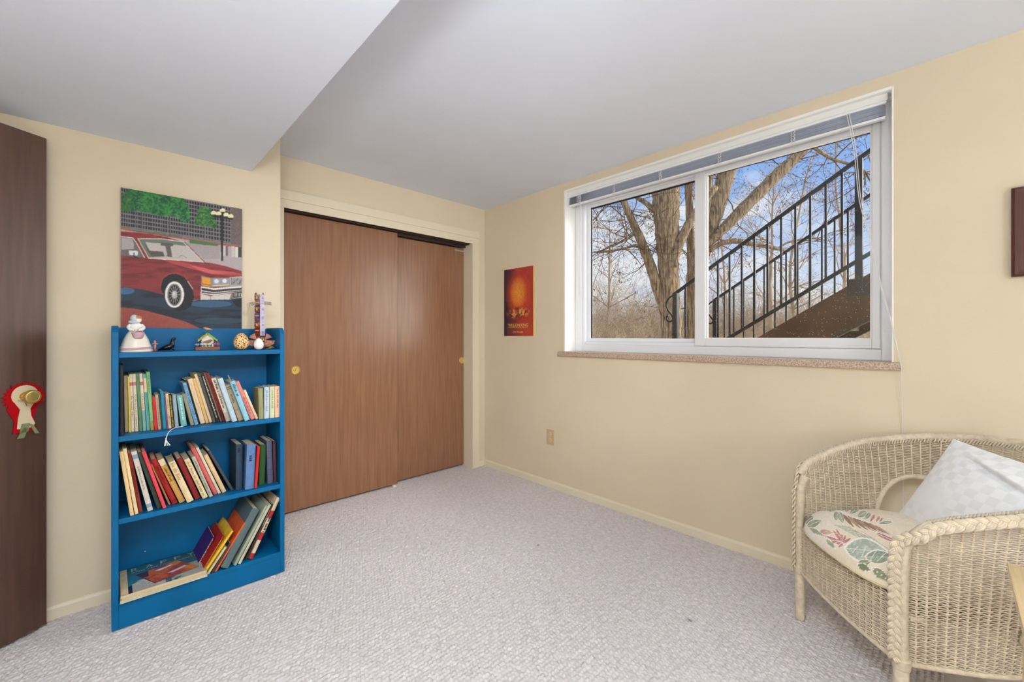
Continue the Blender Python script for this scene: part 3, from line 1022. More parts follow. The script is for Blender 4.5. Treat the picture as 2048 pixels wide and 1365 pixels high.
b(C3(1038, 1196), C3(1076, 1186), C3(830, 748), (46, 44, 36), 'leaning black book with a column of white letters', '~', tcol=(226, 222, 206), tpos=(.08, .95), tfrac=.32)
b(C3(1077, 1189), C3(1094, 1186), C3(872, 737), (140, 122, 96), 'leaning thin tan book between the black and the dark red one')
b(C3(1096, 1190), C3(1127, 1184), C3(891, 736), (136, 40, 36), 'leaning dark red book in the upper row', '~', tcol=(84, 18, 20), tpos=(.1, .8), tfrac=.4, bands=((0, .2, (88, 26, 34)),))
b(C3(1135, 1189), C3(1182, 1176), C3(946, 787), (226, 214, 190), 'leaning white book with dark red and black title script', '~', tcol=(92, 40, 38), tpos=(.28, .96), tfrac=.42, bands=((.02, .2, (196, 180, 160)),))
b(C3(1196, 1195), C3(1249, 1180), C3(1002, 792), (188, 210, 218), 'leaning pale blue grey book in the right half of the upper row')
b(C3(1255, 1186), C3(1306, 1172), C3(1092, 852), (168, 152, 122), 'leaning tan book with dark sketches, between two blue ones', '~', tcol=(76, 64, 50), tpos=(.5, .74), tfrac=.4, bands=((.88, .9, (96, 82, 62)), (.93, .95, (96, 82, 62)), (.3, .31, (110, 94, 70))))
r32 = b(C3(1318, 1186), C3(1371, 1166), C3(1137, 817), (140, 194, 208), 'leaning sky blue book with a bookmark standing out of it, left of the pink one', '~', tcol=(52, 96, 124), tpos=(.62, .93), tfrac=.5)
r33 = b(C3(1376, 1172), C3(1421, 1161), C3(1207, 812), (222, 136, 126), 'leaning salmon pink book near the right end of the upper row', '~', tcol=(180, 84, 84), tpos=(.12, .6), tfrac=.4)
b(C3(1424, 1167), C3(1450, 1161), C3(1300, 888), (226, 198, 164), 'leaning thin cream book, last before the gap on the upper shelf')
b(C3(1455, 1166), C3(1501, 1165), C3(1446, 868), (150, 148, 104), 'upright olive green paperback, leftmost of the four by the right side', ysp=2.330)
b(C3(1505, 1163), C3(1553, 1161), C3(1505, 856), (192, 206, 218), 'upright pale blue paperback, second of the four by the right side', '~', tcol=(130, 140, 156), tpos=(.2, .9), tfrac=.25, ysp=2.326)
b(C3(1557, 1160), C3(1606, 1157), C3(1557, 851), (200, 206, 166), 'upright pale green paperback, third of the four by the right side', '~', tcol=(140, 146, 100), tpos=(.3, .9), tfrac=.25, ysp=2.326)
b(C3(1609, 1156), C3(1656, 1153), C3(1607, 848), (240, 190, 152), 'upright peach orange paperback touching the right side of the bookcase', '~', tcol=(170, 120, 90), tpos=(.3, .9), tfrac=.25, ysp=2.326)
for (rt, th, ht, dp), f_ in ((r32, .45), (r33, .15)):
    mb = MB(); mb.tube([(th * f_, .02, ht - .05), (th * f_ - .003, .02, ht + (.030 if f_ > .2 else .016))], .0028, n=7)
    mb.build('bookmark_stick', mat('grey_wood_stick', (150, 142, 128), rough=.8), rt)

b = lambda *a, **k: book(2, *a, group=W2_, **k)
b(C4(178, 1070), C4(226, 1062), C4(48, 325), (228, 196, 140), 'thick cream book leaning at the far left of the middle row')
b(C4(233, 1052), C4(277, 1045), C4(88, 292), (232, 208, 160), 'cream book with a ragged top, second from the left in the middle row')
b(C4(283, 1033), C4(327, 1026), C4(133, 342), (142, 48, 30), 'rust red book with dark capitals near the left of the middle row', '~', tcol=(76, 20, 16), tpos=(.3, .75), tfrac=.45)
b(C4(383, 1017), C4(450, 1002), C4(168, 332), (214, 208, 194), 'off white book with blue grey bands at top and foot', '~', tcol=(150, 142, 130), tpos=(.35, .75), tfrac=.35, bands=((.06, .12, (140, 160, 176)), (.88, .95, (140, 160, 176))))
b(C4(497, 988), C4(550, 977), C4(236, 342), (54, 66, 54), 'dark green book squeezed behind the bright pink one')
b(C4(562, 985), C4(607, 975), C4(268, 342), (222, 72, 84), 'bright pink red book leaning in the left half of the middle row')
b(C4(628, 938), C4(652, 931), C4(400, 477), (200, 140, 84), 'thin brown and cream booklet right of the bright pink one')
b(C4(673, 937), C4(742, 917), C4(413, 422), (164, 34, 30), 'thick red book left of the golden tan one', '~', tcol=(100, 16, 18), tpos=(.45, .85), tfrac=.3, bands=((.06, .08, (110, 20, 20)),))
b(C4(758, 921), C4(831, 900), C4(500, 422), (206, 160, 84), 'golden tan book with a cream top band in the middle row', '~', tcol=(100, 70, 34), tpos=(.5, .8), tfrac=.35, bands=((.86, .995, (226, 206, 164)), (.50, .51, (120, 86, 40))))
b(C4(848, 917), C4(931, 887), C4(622, 452), (228, 204, 156), 'thick cream book with faint large lettering, centre of the middle row', '~', tcol=(186, 158, 114), tpos=(.55, .97), tfrac=.5)
b(C4(940, 882), C4(1007, 865), C4(718, 407), (138, 36, 36), 'dark red book right of the thick cream one in the middle row')
b(C4(1029, 871), C4(1096, 851), C4(806, 417), (226, 206, 158), 'cream book with a long faint title, right of the dark red one', '~', tcol=(170, 146, 108), tpos=(.06, .94), tfrac=.45)
b(C4(1105, 851), C4(1151, 836), C4(893, 388), (190, 184, 164), 'grey cream book with a greenish title in the middle row', '~', tcol=(120, 124, 108), tpos=(.06, .94), tfrac=.4)
b(C4(1158, 823), C4(1206, 806), C4(888, 284), (208, 96, 92), 'tall pink red book in the right half of the middle row')
b(C4(1209, 811), C4(1243, 801), C4(946, 278), (214, 204, 178), 'tall thin cream book right of the tall pink red one')
b(C4(1258, 801), C4(1311, 782), C4(1036, 368), (220, 188, 138), 'tan cream book, last pale one before the dark books')
b(C4(1358, 773), C4(1392, 765), C4(1082, 312), (74, 72, 70), 'thin charcoal book leaning at a slant in front of the gap')
b(C4(1415, 771), C4(1493, 766), C4(1418, 237), (44, 66, 84), 'thick slate blue book, first of the upright ones in the middle row', '~', tcol=(24, 34, 46), tpos=(.8, .92), tfrac=.5)
b(C4(1524, 766), C4(1628, 757), C4(1548, 246), (92, 128, 176), 'thick light blue book with a dark monogram', '~', tcol=(30, 48, 96), tpos=(.62, .76), tfrac=.5)
b(C4(1632, 749), C4(1664, 745), C4(1668, 262), (196, 40, 34), 'thin red book standing between the blue and the green one')
b(C4(1682, 712), C4(1752, 706), C4(1700, 242), (40, 84, 36), 'dark green book in the right corner group of the middle row')
b(C4(1788, 692), C4(1852, 686), C4(1774, 196), (86, 90, 116), 'grey violet book with thin lines across its spine', bands=((.33, .335, (40, 40, 60)), (.6, .605, (40, 40, 60)), (.75, .755, (40, 40, 60)), (.2, .205, (40, 40, 60))))
b(C4(1858, 676), C4(1893, 668), C4(1848, 196), (74, 40, 44), 'thin maroon book at the far right of the middle row')

b = lambda *a, **k: book(3, *a, group=W3_, **k)
b(F_(122, 1182), F_(152, 1180), F_(366, 757), (70, 34, 118), 'purple picture book leaning left of the red and yellow ones', '~', tcol=(236, 200, 150), tpos=(.1, .95), tfrac=.6, depth=.21)
b(F_(166, 1262), F_(207, 1256), F_(482, 742), (178, 34, 24), 'red picture book with yellow marks between purple and yellow books', '~', tcol=(238, 190, 60), tpos=(.2, .9), tfrac=.5, depth=.20)
b(F_(214, 1296), F_(257, 1290), F_(605, 682), (236, 190, 44), 'yellow picture book leaning on the bottom shelf', depth=.21)
b(F_(288, 1278), F_(327, 1275), F_(520, 892), (216, 200, 150), 'short cream booklet right of the yellow picture book', depth=.19)
b(F_(345, 1271), F_(382, 1266), F_(572, 842), (60, 58, 56), 'short charcoal booklet behind the orange picture book', depth=.19)
b(F_(388, 1252), F_(417, 1242), F_(736, 562), (216, 92, 44), 'orange picture book leaning on the big grey album', depth=.22)
b(F_(465, 1186), F_(585, 1190), F_(806, 402), (92, 110, 112), 'big thick grey green album leaning on the bottom shelf', depth=.24)
b(F_(632, 1146), F_(676, 1146), F_(1050, 350), (158, 172, 150), 'tall pale green book right of the thick grey album', depth=.23)
b(F_(690, 1143), F_(732, 1136), F_(1092, 338), (196, 192, 166), 'tall grey cream book, second right of the thick album', depth=.23)
b(F_(784, 1052), F_(816, 1047), F_(1128, 330), (56, 56, 54), 'dark book left of the red banded one on the bottom shelf', '~', tcol=(190, 180, 160), tpos=(.6, .9), tfrac=.4, depth=.22)
b(F_(832, 1046), F_(888, 1036), F_(1162, 246), (222, 200, 166), 'cream book with red bands and black lettering, rightmost on the bottom shelf', '~', tcol=(44, 36, 34), tpos=(.42, .68), tfrac=.55, bands=((.0, .09, (184, 38, 34)), (.30, .42, (184, 38, 34)), (.66, .78, (184, 38, 34))), depth=.22)

# ------------------------------------------------------------------ flat stack with the picture album on top
cA, cB = on(241, 1210, 2, .128), on(391, 1172, 2, .128)
def flat_book(x0, x1, y0, y1, z0, th, col, label, rot=0.0, page=True, nm='book'):
    root = empty(nm, (x0, y0, z0), rot)
    tag(root, label, 'book', 'picture books lying flat on the bottom shelf')
    w, d = x1 - x0, y1 - y0
    mb = MB(); mb.box(0, w, 0, d, th - .0016, th, c=.0006); mb.box(0, w, 0, d, 0, .0016, c=.0006); mb.box(-.0012, .0012, 0, d, 0, th, c=.0006)
    mb.build('cover', cover_mat(col), root)
    mb = MB(); mb.box(.0015, w - .002, .002, d - .002, .0016, th - .0016)
    mb.build('pages', M_page, root)
    return root
z = SHZ[3] + .0012
flat_book(.036, .322, 2.302, 2.556, z, .010, (196, 206, 186), 'pale green picture book at the bottom of the flat stack', .0); z += .0102
flat_book(.040, .318, 2.305, 2.552, z, .008, (206, 190, 150), 'tan picture book, second from below in the flat stack', -.01); z += .0082
ALB = flat_book(.038, .320, 2.304, 2.556, z, .011, (222, 196, 150), 'blue picture album with an orange scene, topmost of the flat stack', .0)
nx, ny = 230, 200
w, d = .282, .252
us = np.linspace(.022, w - .001, nx); vs_ = np.linspace(.001, d - .001, ny)
UX, VY = np.meshgrid(us, vs_)
pt = Paint(UX, VY, (40, 120, 140))
g = np.clip((UX / w), 0, 1)
pt.put(g, (64, 92, 96)); pt.put(np.clip((VY / d - .6) * 1.6, 0, 1), (18, 52, 62), .8)
pt.put((VY < .055 + .03 * fbm(UX * 60, VY * 8, 2)) & (UX < .11), (34, 46, 54))
pt.put((VY < .09 + .03 * fbm(UX * 12, VY * 90, 3) - abs(UX - .10) * .25) & (UX > .035) & (UX < .14), (206, 200, 186), .85)
pt.put((VY < .13) & (UX > .16) & (fbm(UX * 30, VY * 40, 7) > .32), (196, 190, 166), .8)
quad = [(.052, .165), (.108, .030), (.262, .062), (.196, .190)]
pt.poly([(x - .003, y - .004) for x, y in quad], (84, 40, 30))
pt.poly(quad, (196, 96, 50))
inq = pt.mpoly(quad)
n1 = fbm(UX * 22, VY * 22, 11)
pt.put(inq & (UX + VY * .6 > .27), (222, 140, 48), .8)
pt.put(inq & (n1 < .42), (150, 52, 44), .7)
pt.put(inq & (UX < .09) & (VY > .115), (52, 36, 46), .9)
pt.poly([(.112, .150), (.168, .168), (.178, .160), (.128, .138)], (232, 226, 222))
pt.poly([(.150, .092), (.212, .118), (.222, .108), (.170, .082)], (214, 210, 218))
pt.speck(.12, 300, 3)
P3 = np.stack([UX, VY, np.full(UX.shape, .0112)], -1)
grid_mesh('cover_picture', P3, pt.c, paint_mat('glossy_print', rough=.3, spec=.5), ALB, smooth=False)
for i, ch in enumerate('RAFFY'):
    lettering(ch, ink((196, 198, 190)), ALB, (.036 + i * .050, .208, .0116), (1, 0, 0), (0, 1, 0), .024, .030, 'title_letter')
lettering('AND THE HONKABEEST', ink((190, 206, 206)), ALB, (.036, .190, .0116), (1, 0, 0), (0, 1, 0), .23, .009, 'subtitle')

# ------------------------------------------------------------------ tassel bookmark hanging over the shelf edge
bmk = empty('tassel_bookmark', (.23, 2.316, SHZ[1]))
tag(bmk, 'white cord bookmark with a tassel hanging over the edge of the upper book shelf', 'bookmark')
ptsb = [np.array([*on(366, 853.5, 2, SHZ[1] + .0016)[:2], SHZ[1] + .0016]), np.array([*on(350, 856, 2, SHZ[1] + .0016)[:2], SHZ[1] + .0016]),
        np.array([on(341, 859, 1, 2.3155)[0], 2.3155, SHZ[1] + .0012]), np.array([on(335.5, 866, 1, 2.3125)[0], 2.3125, SHZ[1] - .010])]
p_ = on(332, 878, 1, 2.3125)
ptsb.append(np.array([p_[0], 2.3125, p_[2]]))
mb = MB(); mb.tube(catmull(ptsb, 6), .0014, n=6)
mwc = mat('white_cotton_cord', (236, 236, 240), rough=.9)
child(mb, 'cord', mwc, bmk)
e = ptsb[-1]
mb = MB(); mb.ball(e, (.003, .003, .003), n=8)
for k in range(9):
    a = k * .7
    mb.tube([e, e + np.array([.003 * math.cos(a), .0015 * math.sin(a), -.012]), e + np.array([.004 + .010 * math.cos(a), -.001 + .002 * math.sin(a), -.030])], .0011, n=5)
o = child(mb, 'tassel', mwc, bmk)
# ================================================================== THINGS ON TOP OF THE BOOKCASE
TZ = SHZ[0]
def shelfpt(px, py=None, y=None):
    if y is None:
        p = on(px, py, 2, TZ); return Vector((p[0], p[1], TZ))
    p = on(px, 700, 1, y); return Vector((p[0], y, TZ))
M_porc = mat('cream_porcelain', (232, 224, 208), rough=.22, spec=.5)
M_porcw = mat('white_porcelain', (240, 238, 234), rough=.22)
M_porcp = mat('pink_porcelain', (196, 160, 168), rough=.25)
M_porcg = mat('grey_blue_porcelain', (196, 206, 212), rough=.22)
M_hair = mat('golden_brown_glaze', (196, 134, 62), rough=.3)
# girl with bonnet and basket
c = shelfpt(272, y=2.372)
g = empty('girl_figurine', c)
g.scale = (.92, .92, 1.04)
tag(g, 'porcelain girl in a wide white dress and bonnet holding a pink basket', 'figurine')
sk = [(.0585, 0), (.0600, .004), (.0585, .010), (.0555, .0135), (.0565, .017), (.0525, .026), (.044, .050), (.034, .070), (.024, .084), (.0175, .090)]
mb = MB()
nseg = 40
vs, fs = [], []
for (r, z) in sk:
    for j in range(nseg):
        a = 2 * math.pi * j / nseg
        rr = r * (1 + .025 * math.sin(7 * a) * (1 - z / .1))
        vs.append((rr * math.cos(a), rr * .78 * math.sin(a), z))
for i in range(len(sk) - 1):
    for j in range(nseg):
        j2 = (j + 1) % nseg
        fs.append((i * nseg + j, i * nseg + j2, (i + 1) * nseg + j2, (i + 1) * nseg + j))
fs.append(tuple(range(nseg - 1, -1, -1))); fs.append(tuple((len(sk) - 1) * nseg + j for j in range(nseg)))
mb.add(vs, fs); mb.build('skirt', M_porc, g, smooth='all')
mb = MB()
for zz, kk in ((.011, 1.005), (.016, .985)):
    ring = [(.0575 * kk * (1 + .025 * math.sin(7 * a)) * math.cos(a), .0575 * kk * .78 * (1 + .025 * math.sin(7 * a)) * math.sin(a), zz + .003 * math.cos(a)) for a in np.linspace(0, 2 * math.pi, 40, endpoint=False)]
    mb.tube(ring, .0022, n=6, closed=True)
mb.build('hem_ribbon', M_porcp, g, smooth='all')
mb = MB(); mb.lathe([(.017, .084), (.0195, .092), (.021, .102), (.0195, .111), (.013, .117), (.007, .121)], n=20, sy=.85)
mb.build('bodice', M_porcw, g, smooth='all')
for s_ in (-1, 1):
    mb = MB(); mb.tube(catmull([(s_ * .018, 0, .109), (s_ * .0255, -.006, .1), (s_ * .021, -.018, .092), (s_ * .007, -.026, .088)], 5), [.0072] * 8 + [.0065] * 5 + [.005] * 3, n=10)
    mb.build('arm', M_porcw, g, smooth='all')
mb = MB(); mb.ball((.008, -.002, .1325), (.0125, .013, .0145), n=16)
mb.build('head', M_porcw, g, smooth='all')
mb = MB(); mb.ball((.009, -.004, .1385), (.0125, .0125, .0095), n=14)
mb.build('hair', M_hair, g, smooth='all')
mb = MB(); mb.ball((-.005, .002, .1345), (.0155, .0165, .0165), n=18); mb.lathe([(.0165, 0), (.020, .0025), (.0185, .008), (.013, .012)], n=20, c=(-.0075, .001, .1155))
mb.build('bonnet', M_porcg, g, smooth='all')
mb = MB(); mb.lathe([(.012, .054), (.0165, .058), (.0205, .070), (.0232, .0775), (.0222, .080), (.0195, .078), (.017, .070)], n=22, c=(.006, -.030, 0), sy=.7)
mb.build('basket', M_porcp, g, smooth='all')
mb = MB(); mb.ball((.013, -.032, .080), (.009, .006, .0055), n=10); mb.ball((.003, -.032, .079), (.008, .006, .005), n=10)
mb.build('basket_filling', mat('brown_glaze', (158, 96, 76), rough=.3), g, smooth='all')

# kitten
c = shelfpt(284, 703.0)
k = empty('kitten_figurine', c + Vector((0, .004, 0)))
tag(k, 'tiny white and brown kitten figurine in front of the porcelain girl', 'figurine')
mw = mat('kitten_white', (236, 230, 222), rough=.4); mbr = mat('kitten_brown', (92, 70, 58), rough=.4)
mb = MB(); mb.ball((0, 0, .0135), (.0115, .007, .0075), n=12); mb.tube([(-.009, -.003, .011), (-.014, -.006, .004), (-.017, -.008, .0008)], [.003, .0022, .0018], n=7)
mb.tube([(.006, -.003, .010), (.010, -.006, .0045), (.014, -.007, .0008)], [.003, .0022, .0018], n=7)
mb.tube([(.008, .003, .010), (.012, .004, .0045), (.016, .004, .0008)], [.003, .0022, .0018], n=7); mb.tube([(-.008, .003, .011), (-.011, .005, .0008)], [.003, .0018], n=7)
mb.build('body', mw, k, smooth='all')
mb = MB(); mb.ball((-.006, .001, .0165), (.007, .006, .0055), n=10); mb.build('brown_patch', mbr, k, smooth='all')
mb = MB(); mb.ball((.006, -.005, .0235), (.0072, .0066, .0062), n=12); mb.build('head', mbr, k, smooth='all')
mb = MB(); mb.ball((.009, -.0095, .0215), (.0035, .003, .0028), n=8); mb.build('muzzle', mw, k, smooth='all')
for s_ in (-1, 1):
    mb = MB(); mb.lathe([(.0026, 0), (.0014, .004), (.0003, .007)], n=6, c=(.006 + s_ * .0045, -.004, .0272)); mb.build('ear', mbr, k, smooth='all')
mb = MB(); mb.tube(catmull([(-.011, .001, .014), (-.016, .002, .018), (-.0155, .002, .024)], 4), .0017, n=6); mb.build('tail', mbr, k, smooth='all')

# little doll on a red base
c = shelfpt(310, 702.6)
k = empty('dancer_figurine', c + Vector((0, .007, 0)))
tag(k, 'tiny pink dancer standing on a red base left of the black seal', 'figurine')
mred = mat('red_enamel', (206, 44, 40), rough=.3); msk = mat('pale_skin_paint', (236, 178, 146), rough=.4)
mb = MB(); mb.lathe([(.0085, 0), (.0088, .003), (.0082, .006), (.003, .0066)], n=18); mb.build('base', mred, k, smooth=True)
mb = MB(); mb.lathe([(.0022, .006), (.0026, .013), (.0042, .020), (.0046, .0245), (.003, .0275), (.0042, .033), (.0036, .0365), (.0015, .0385)], n=12); mb.build('body', msk, k, smooth='all')
mb = MB(); mb.lathe([(.0075, .0285), (.0060, .0315), (.0040, .034), (.0030, .0335)], n=14); mb.build('skirt', mat('pink_enamel', (224, 96, 104), rough=.4), k, smooth='all')
mb = MB(); mb.ball((0, 0, .0425), (.0042, .0042, .0048), n=10); mb.build('head', msk, k, smooth='all')
for s_ in (-1, 1):
    mb = MB(); mb.tube([(s_ * .003, 0, .0355), (s_ * .0075, -.001, .033), (s_ * .0105, -.002, .0295)], [.0014, .0013, .0011], n=6); mb.build('arm', msk, k, smooth='all')

# black seal
c = shelfpt(338, 702.0)
k = empty('seal_figurine', c + Vector((0, .010, 0)))
tag(k, 'glossy black sea lion figurine with raised head on the bookcase top', 'figurine')
mse = mat('black_gloss', (14, 14, 17), rough=.18, spec=.6)
mb = MB()
sp_ = [(-.040, .004, .003), (-.030, .003, .007), (-.015, .001, .0125), (.000, 0, .0165), (.009, 0, .024), (.0125, 0, .036), (.0135, -.001, .047), (.0165, -.002, .0535), (.0225, -.003, .0550), (.0265, -.0035, .0545)]
rd_ = [.0015, .005, .0105, .0135, .0120, .0085, .0068, .0068, .0052, .0022]
sp2 = catmull(sp_, 4); rd2 = np.interp(np.linspace(0, 9, len(sp2)), range(10), rd_)
mb.tube(sp2, rd2, n=16)
mb.build('body', mse, k, smooth='all')
for pts_, rr in (([(.010, -.006, .018), (.013, -.010, .008), (.019, -.012, .0025)], [.006, .0045, .002]), ([(.010, .006, .018), (.014, .010, .008), (.020, .011, .0025)], [.006, .0045, .002]), ([(-.033, .002, .004), (-.043, -.005, .0022)], [.0035, .0015]), ([(-.033, .004, .004), (-.045, .010, .0022)], [.0035, .0015])):
    mb = MB(); mb.tube(pts_, rr, n=8); mb.build('flipper', mse, k, smooth='all')

# birdhouse ornament
c = shelfpt(416, 700.5)
k = empty('birdhouse_ornament', c + Vector((0, .022, 0)))
k.scale = (1.42, 1.42, 1.55)
tag(k, 'small white birdhouse with green roof, flowers and birds on a wooden base', 'ornament')
mb = MB(); mb.box(-.034, .034, -.013, .013, 0, .0095, c=.001); mb.build('base', mat('brown_wood_block', (150, 88, 52), rough=.55, var=.2, vscale=20, stretch=(1, 12, 12)), k)
mb = MB(); mb.prism([(-.0165, .0095), (.0165, .0095), (.0165, .0345), (0, .0500), (-.0165, .0345)], 1, -.008, .009); mb.build('house', mat('white_wood', (232, 228, 220), rough=.6), k)
mg1, mg2 = mat('lime_green_paint', (150, 184, 40), rough=.5), mat('orange_trim', (204, 150, 60), rough=.5)
for s_ in (-1, 1):
    for q in range(4):
        t0_, t1_ = q / 4, (q + 1.12) / 4
        x0_, z0_ = s_ * (-.001 + .0275 * t0_), .0545 - .0225 * t0_
        x1_, z1_ = s_ * (-.001 + .0275 * t1_), .0545 - .0225 * t1_
        mb = MB(); mb.add([(x0_, -.0125, z0_), (x1_, -.0125, z1_ + .001), (x1_, .012, z1_ + .001), (x0_, .012, z0_), (x0_, -.0125, z0_ - .0065), (x1_, -.0125, z1_ - .006), (x1_, .012, z1_ - .006), (x0_, .012, z0_ - .0065)],
                          [(0, 1, 2, 3), (4, 7, 6, 5), (0, 4, 5, 1), (2, 6, 7, 3), (1, 5, 6, 2), (0, 3, 7, 4)])
        mb.build('roof_shingle', mg2 if (s_ < 0 and q % 2) else mg1, k)
def bird(cx, cy, cz, s_, cm, name, face=1):
    mb = MB(); mb.tube(catmull([(cx - face * .014 * s_, cy, cz - .001), (cx - face * .006 * s_, cy, cz), (cx + face * .002 * s_, cy, cz + .001), (cx + face * .008 * s_, cy, cz + .0035 * s_), (cx + face * .0125 * s_, cy, cz + .004 * s_)], 4),
                       np.interp(np.linspace(0, 4, 17), range(5), [.0007 * s_, .0026 * s_, .0042 * s_, .0030 * s_, .0005]), n=10)
    return mb.build(name, cm, k, smooth='all')
bird(.001, -.002, .0645, 1.0, mat('orange_bird_glaze', (222, 156, 84), rough=.4), 'bird', face=-1)
mb = MB(); mb.tube([(.000, -.002, .054), (.001, -.002, .0615)], .0008, n=5); mb.tube([(.013, -.002, .0635), (.021, -.002, .061)], [.0012, .0004], n=5); mb.build('perch', mat('dark_wire', (70, 54, 40), rough=.6), k)
bird(.000, -.014, .026, 1.05, mat('brown_bird_glaze', (168, 112, 52), rough=.4), 'bird')
mlf = mat('leaf_green', (96, 140, 72), rough=.6)
for (fx, fz, cc, s_) in ((-.029, .0145, (196, 176, 190), .9), (-.0125, .0145, (236, 212, 214), 1.25), (.0235, .0150, (214, 92, 112), 1.25), (.004, .0150, (226, 226, 214), .7)):
    mb = MB()
    for j in range(9):
        a = j * 2 * math.pi / 9; el = .5 + .35 * (j % 2)
        d1 = np.array([math.cos(a) * math.cos(el), -abs(math.sin(a)) * .5 * math.cos(el) - .15, math.sin(el) * .8 + .2 * math.sin(a)])
        p0_ = np.array([fx, -.0115, fz])
        mb.tube([p0_, p0_ + d1 * .005 * s_, p0_ + d1 * .0095 * s_], [.0008, .0022 * s_, .0004], n=5)
    mb.build('flower', mat('petal_%d' % int(cc[1]), cc, rough=.5), k, smooth='all')
mb = MB()
for j in range(14):
    a = -.03 + j * .0046
    mb.tube([(a, -.010, .0098), (a + .002 * (-1) ** j, -.0125, .0145), (a + .006 * (-1) ** j, -.0135, .0165 + .003 * (j % 3))], [.0005, .0018, .0003], n=4)
mb.build('leaves', mlf, k, smooth='all')

# eggs
def egg(px, y, R, Hh, nm, lab, m):
    c = shelfpt(px, y=y)
    e_ = empty(nm, c)
    tag(e_, lab, 'egg')
    mb = MB()
    prof = []
    for i in range(1, 24):
        a = math.pi * i / 24
        zz = -math.cos(a)
        r_ = math.sin(a) * (1 - .16 * zz - .05 * zz * zz)
        prof.append((R * r_, Hh / 2 + Hh / 2 * zz))
    prof = [(.001, .0002)] + prof + [(.001, Hh - .0002)]
    mb.lathe(prof, n=32)
    mb.build('shell', m, e_, smooth='all')
    return e_
M_spot = mat('spotted_egg_glaze', (228, 186, 122), rough=.35)
t = M_spot.node_tree
tc = t.nodes.new('ShaderNodeTexCoord'); vo = t.nodes.new('ShaderNodeTexVoronoi'); vo.inputs['Scale'].default_value = 118; vo.inputs['Randomness'].default_value = .75
ra = t.nodes.new('ShaderNodeValToRGB'); ra.color_ramp.elements[0].position = .36; ra.color_ramp.elements[0].color = (*lin((74, 40, 18)), 1)
ra.color_ramp.elements[1].position = .42; ra.color_ramp.elements[1].color = (*lin((230, 188, 126)), 1)
t.links.new(tc.outputs['Object'], vo.inputs['Vector']); t.links.new(vo.outputs['Distance'], ra.inputs['Fac']); t.links.new(ra.outputs['Color'], t.nodes['Principled BSDF'].inputs['Base Color'])
egg(482.5, 2.352, .0318, .082, 'spotted_egg', 'large tan egg with dark brown spots in front of the totem pole', M_spot)
egg(517.5, 2.338, .0212, .057, 'white_egg', 'smooth white egg standing in front of the totem pole', M_porcw)

# totem pole: folded paper pole with painted faces
c = shelfpt(519, y=2.43)
k = empty('totem_pole', c)
tag(k, 'carved style totem pole with spread wings behind the eggs', 'totem')
k.rotation_euler = (0, 0, math.radians(38))
k.scale = (1.28, 1.28, 1.10)
cr = [(120, 58, 44), (96, 66, 70), (88, 76, 110), (150, 74, 56), (110, 48, 38), (160, 84, 60), (120, 110, 104), (150, 134, 112)]
mds = [mat('totem_paint_%d' % i, q, rough=.35, var=.55, vscale=70, spec=.5) for i, q in enumerate(cr)]
zz = 0
hs = [.030, .032, .036, .030, .040, .034, .020, .030]
ws = [.033, .030, .027, .026, .0255, .025, .025, .026]
order = [5, 0, 4, 3, 2, 1, 6, 7]
mglare = mat('lavender_glare', (206, 200, 224), rough=.3, var=.2, vscale=60); mlilac = mat('lilac_print', (178, 150, 190), rough=.35)
mface = mat('totem_cream', (206, 176, 132), rough=.4); mdk = mat('totem_dark', (46, 30, 34), rough=.4); mrd = mat('totem_red', (168, 60, 44), rough=.4)
for i, (h_, w_) in enumerate(zip(hs, ws)):
    mb = MB(); mb.box(-w_ / 2, w_ / 2, -w_ / 2, w_ / 2, zz, zz + h_ * .985, c=.0035)
    tier = mb.build('tier', mds[order[i]], k)
    for face in (0, 1):
        def FP(u, v, o_):   # u across, v up, o_ out of the face
            return (u, -w_ / 2 - o_, zz + v) if face == 0 else (-w_ / 2 - o_, -u, zz + v)
        def fbox(u0, u1, v0, v1, o0, o1, m, nm):
            mb = MB()
            a_, b_ = FP(u0, v0, o0), FP(u1, v1, o1)
            mb.box(a_[0], b_[0], a_[1], b_[1], a_[2], b_[2], c=.0006)
            mb.build(nm, m, tier)
        if face == 0 and i >= 2:      # lavender panel over the right-hand face, glare put into its colour
            fbox(-w_ * .47, w_ * .47, 0, h_, -.001, .0008, mglare, 'glare_panel'); fbox(-w_ * .2, w_ * .25, h_ * .3, h_ * .6, .0006, .0012, mlilac, 'face_print')
            continue
        if i in (0, 1, 3, 5, 7):
            fbox(-w_ * .34, -w_ * .08, h_ * .55, h_ * .78, -.001, .0012, mface, 'eye'); fbox(w_ * .08, w_ * .34, h_ * .55, h_ * .78, -.001, .0012, mface, 'eye')
            fbox(-w_ * .28, -w_ * .16, h_ * .58, h_ * .72, -.001, .0018, mdk, 'pupil'); fbox(w_ * .16, w_ * .28, h_ * .58, h_ * .72, -.001, .0018, mdk, 'pupil')
            fbox(-w_ * .36, w_ * .36, h_ * .14, h_ * .30, -.001, .0015, mrd, 'mouth')
            fbox(-w_ * .07, w_ * .07, h_ * .30, h_ * .60, -.001, .004, mface, 'beak')
        else:
            fbox(-w_ * .30, w_ * .30, h_ * .60, h_ * .72, -.001, .0012, mface, 'painted_bar'); fbox(-w_ * .30, w_ * .30, h_ * .22, h_ * .34, -.001, .0012, mrd, 'painted_bar')
    zz += h_
for s_ in (-1, 1):
    mb = MB(); mb.lathe([(.0045, 0), (.003, .006), (.0006, .011)], n=8, c=(s_ * .0085, -s_ * .0085, zz - .001)); mb.build('ear', mds[6], k)
mwing = mat('totem_wing_paint', (148, 132, 112), rough=.5, var=.5, vscale=160)
Rk = Matrix.Rotation(-math.radians(38), 3, 'Z')
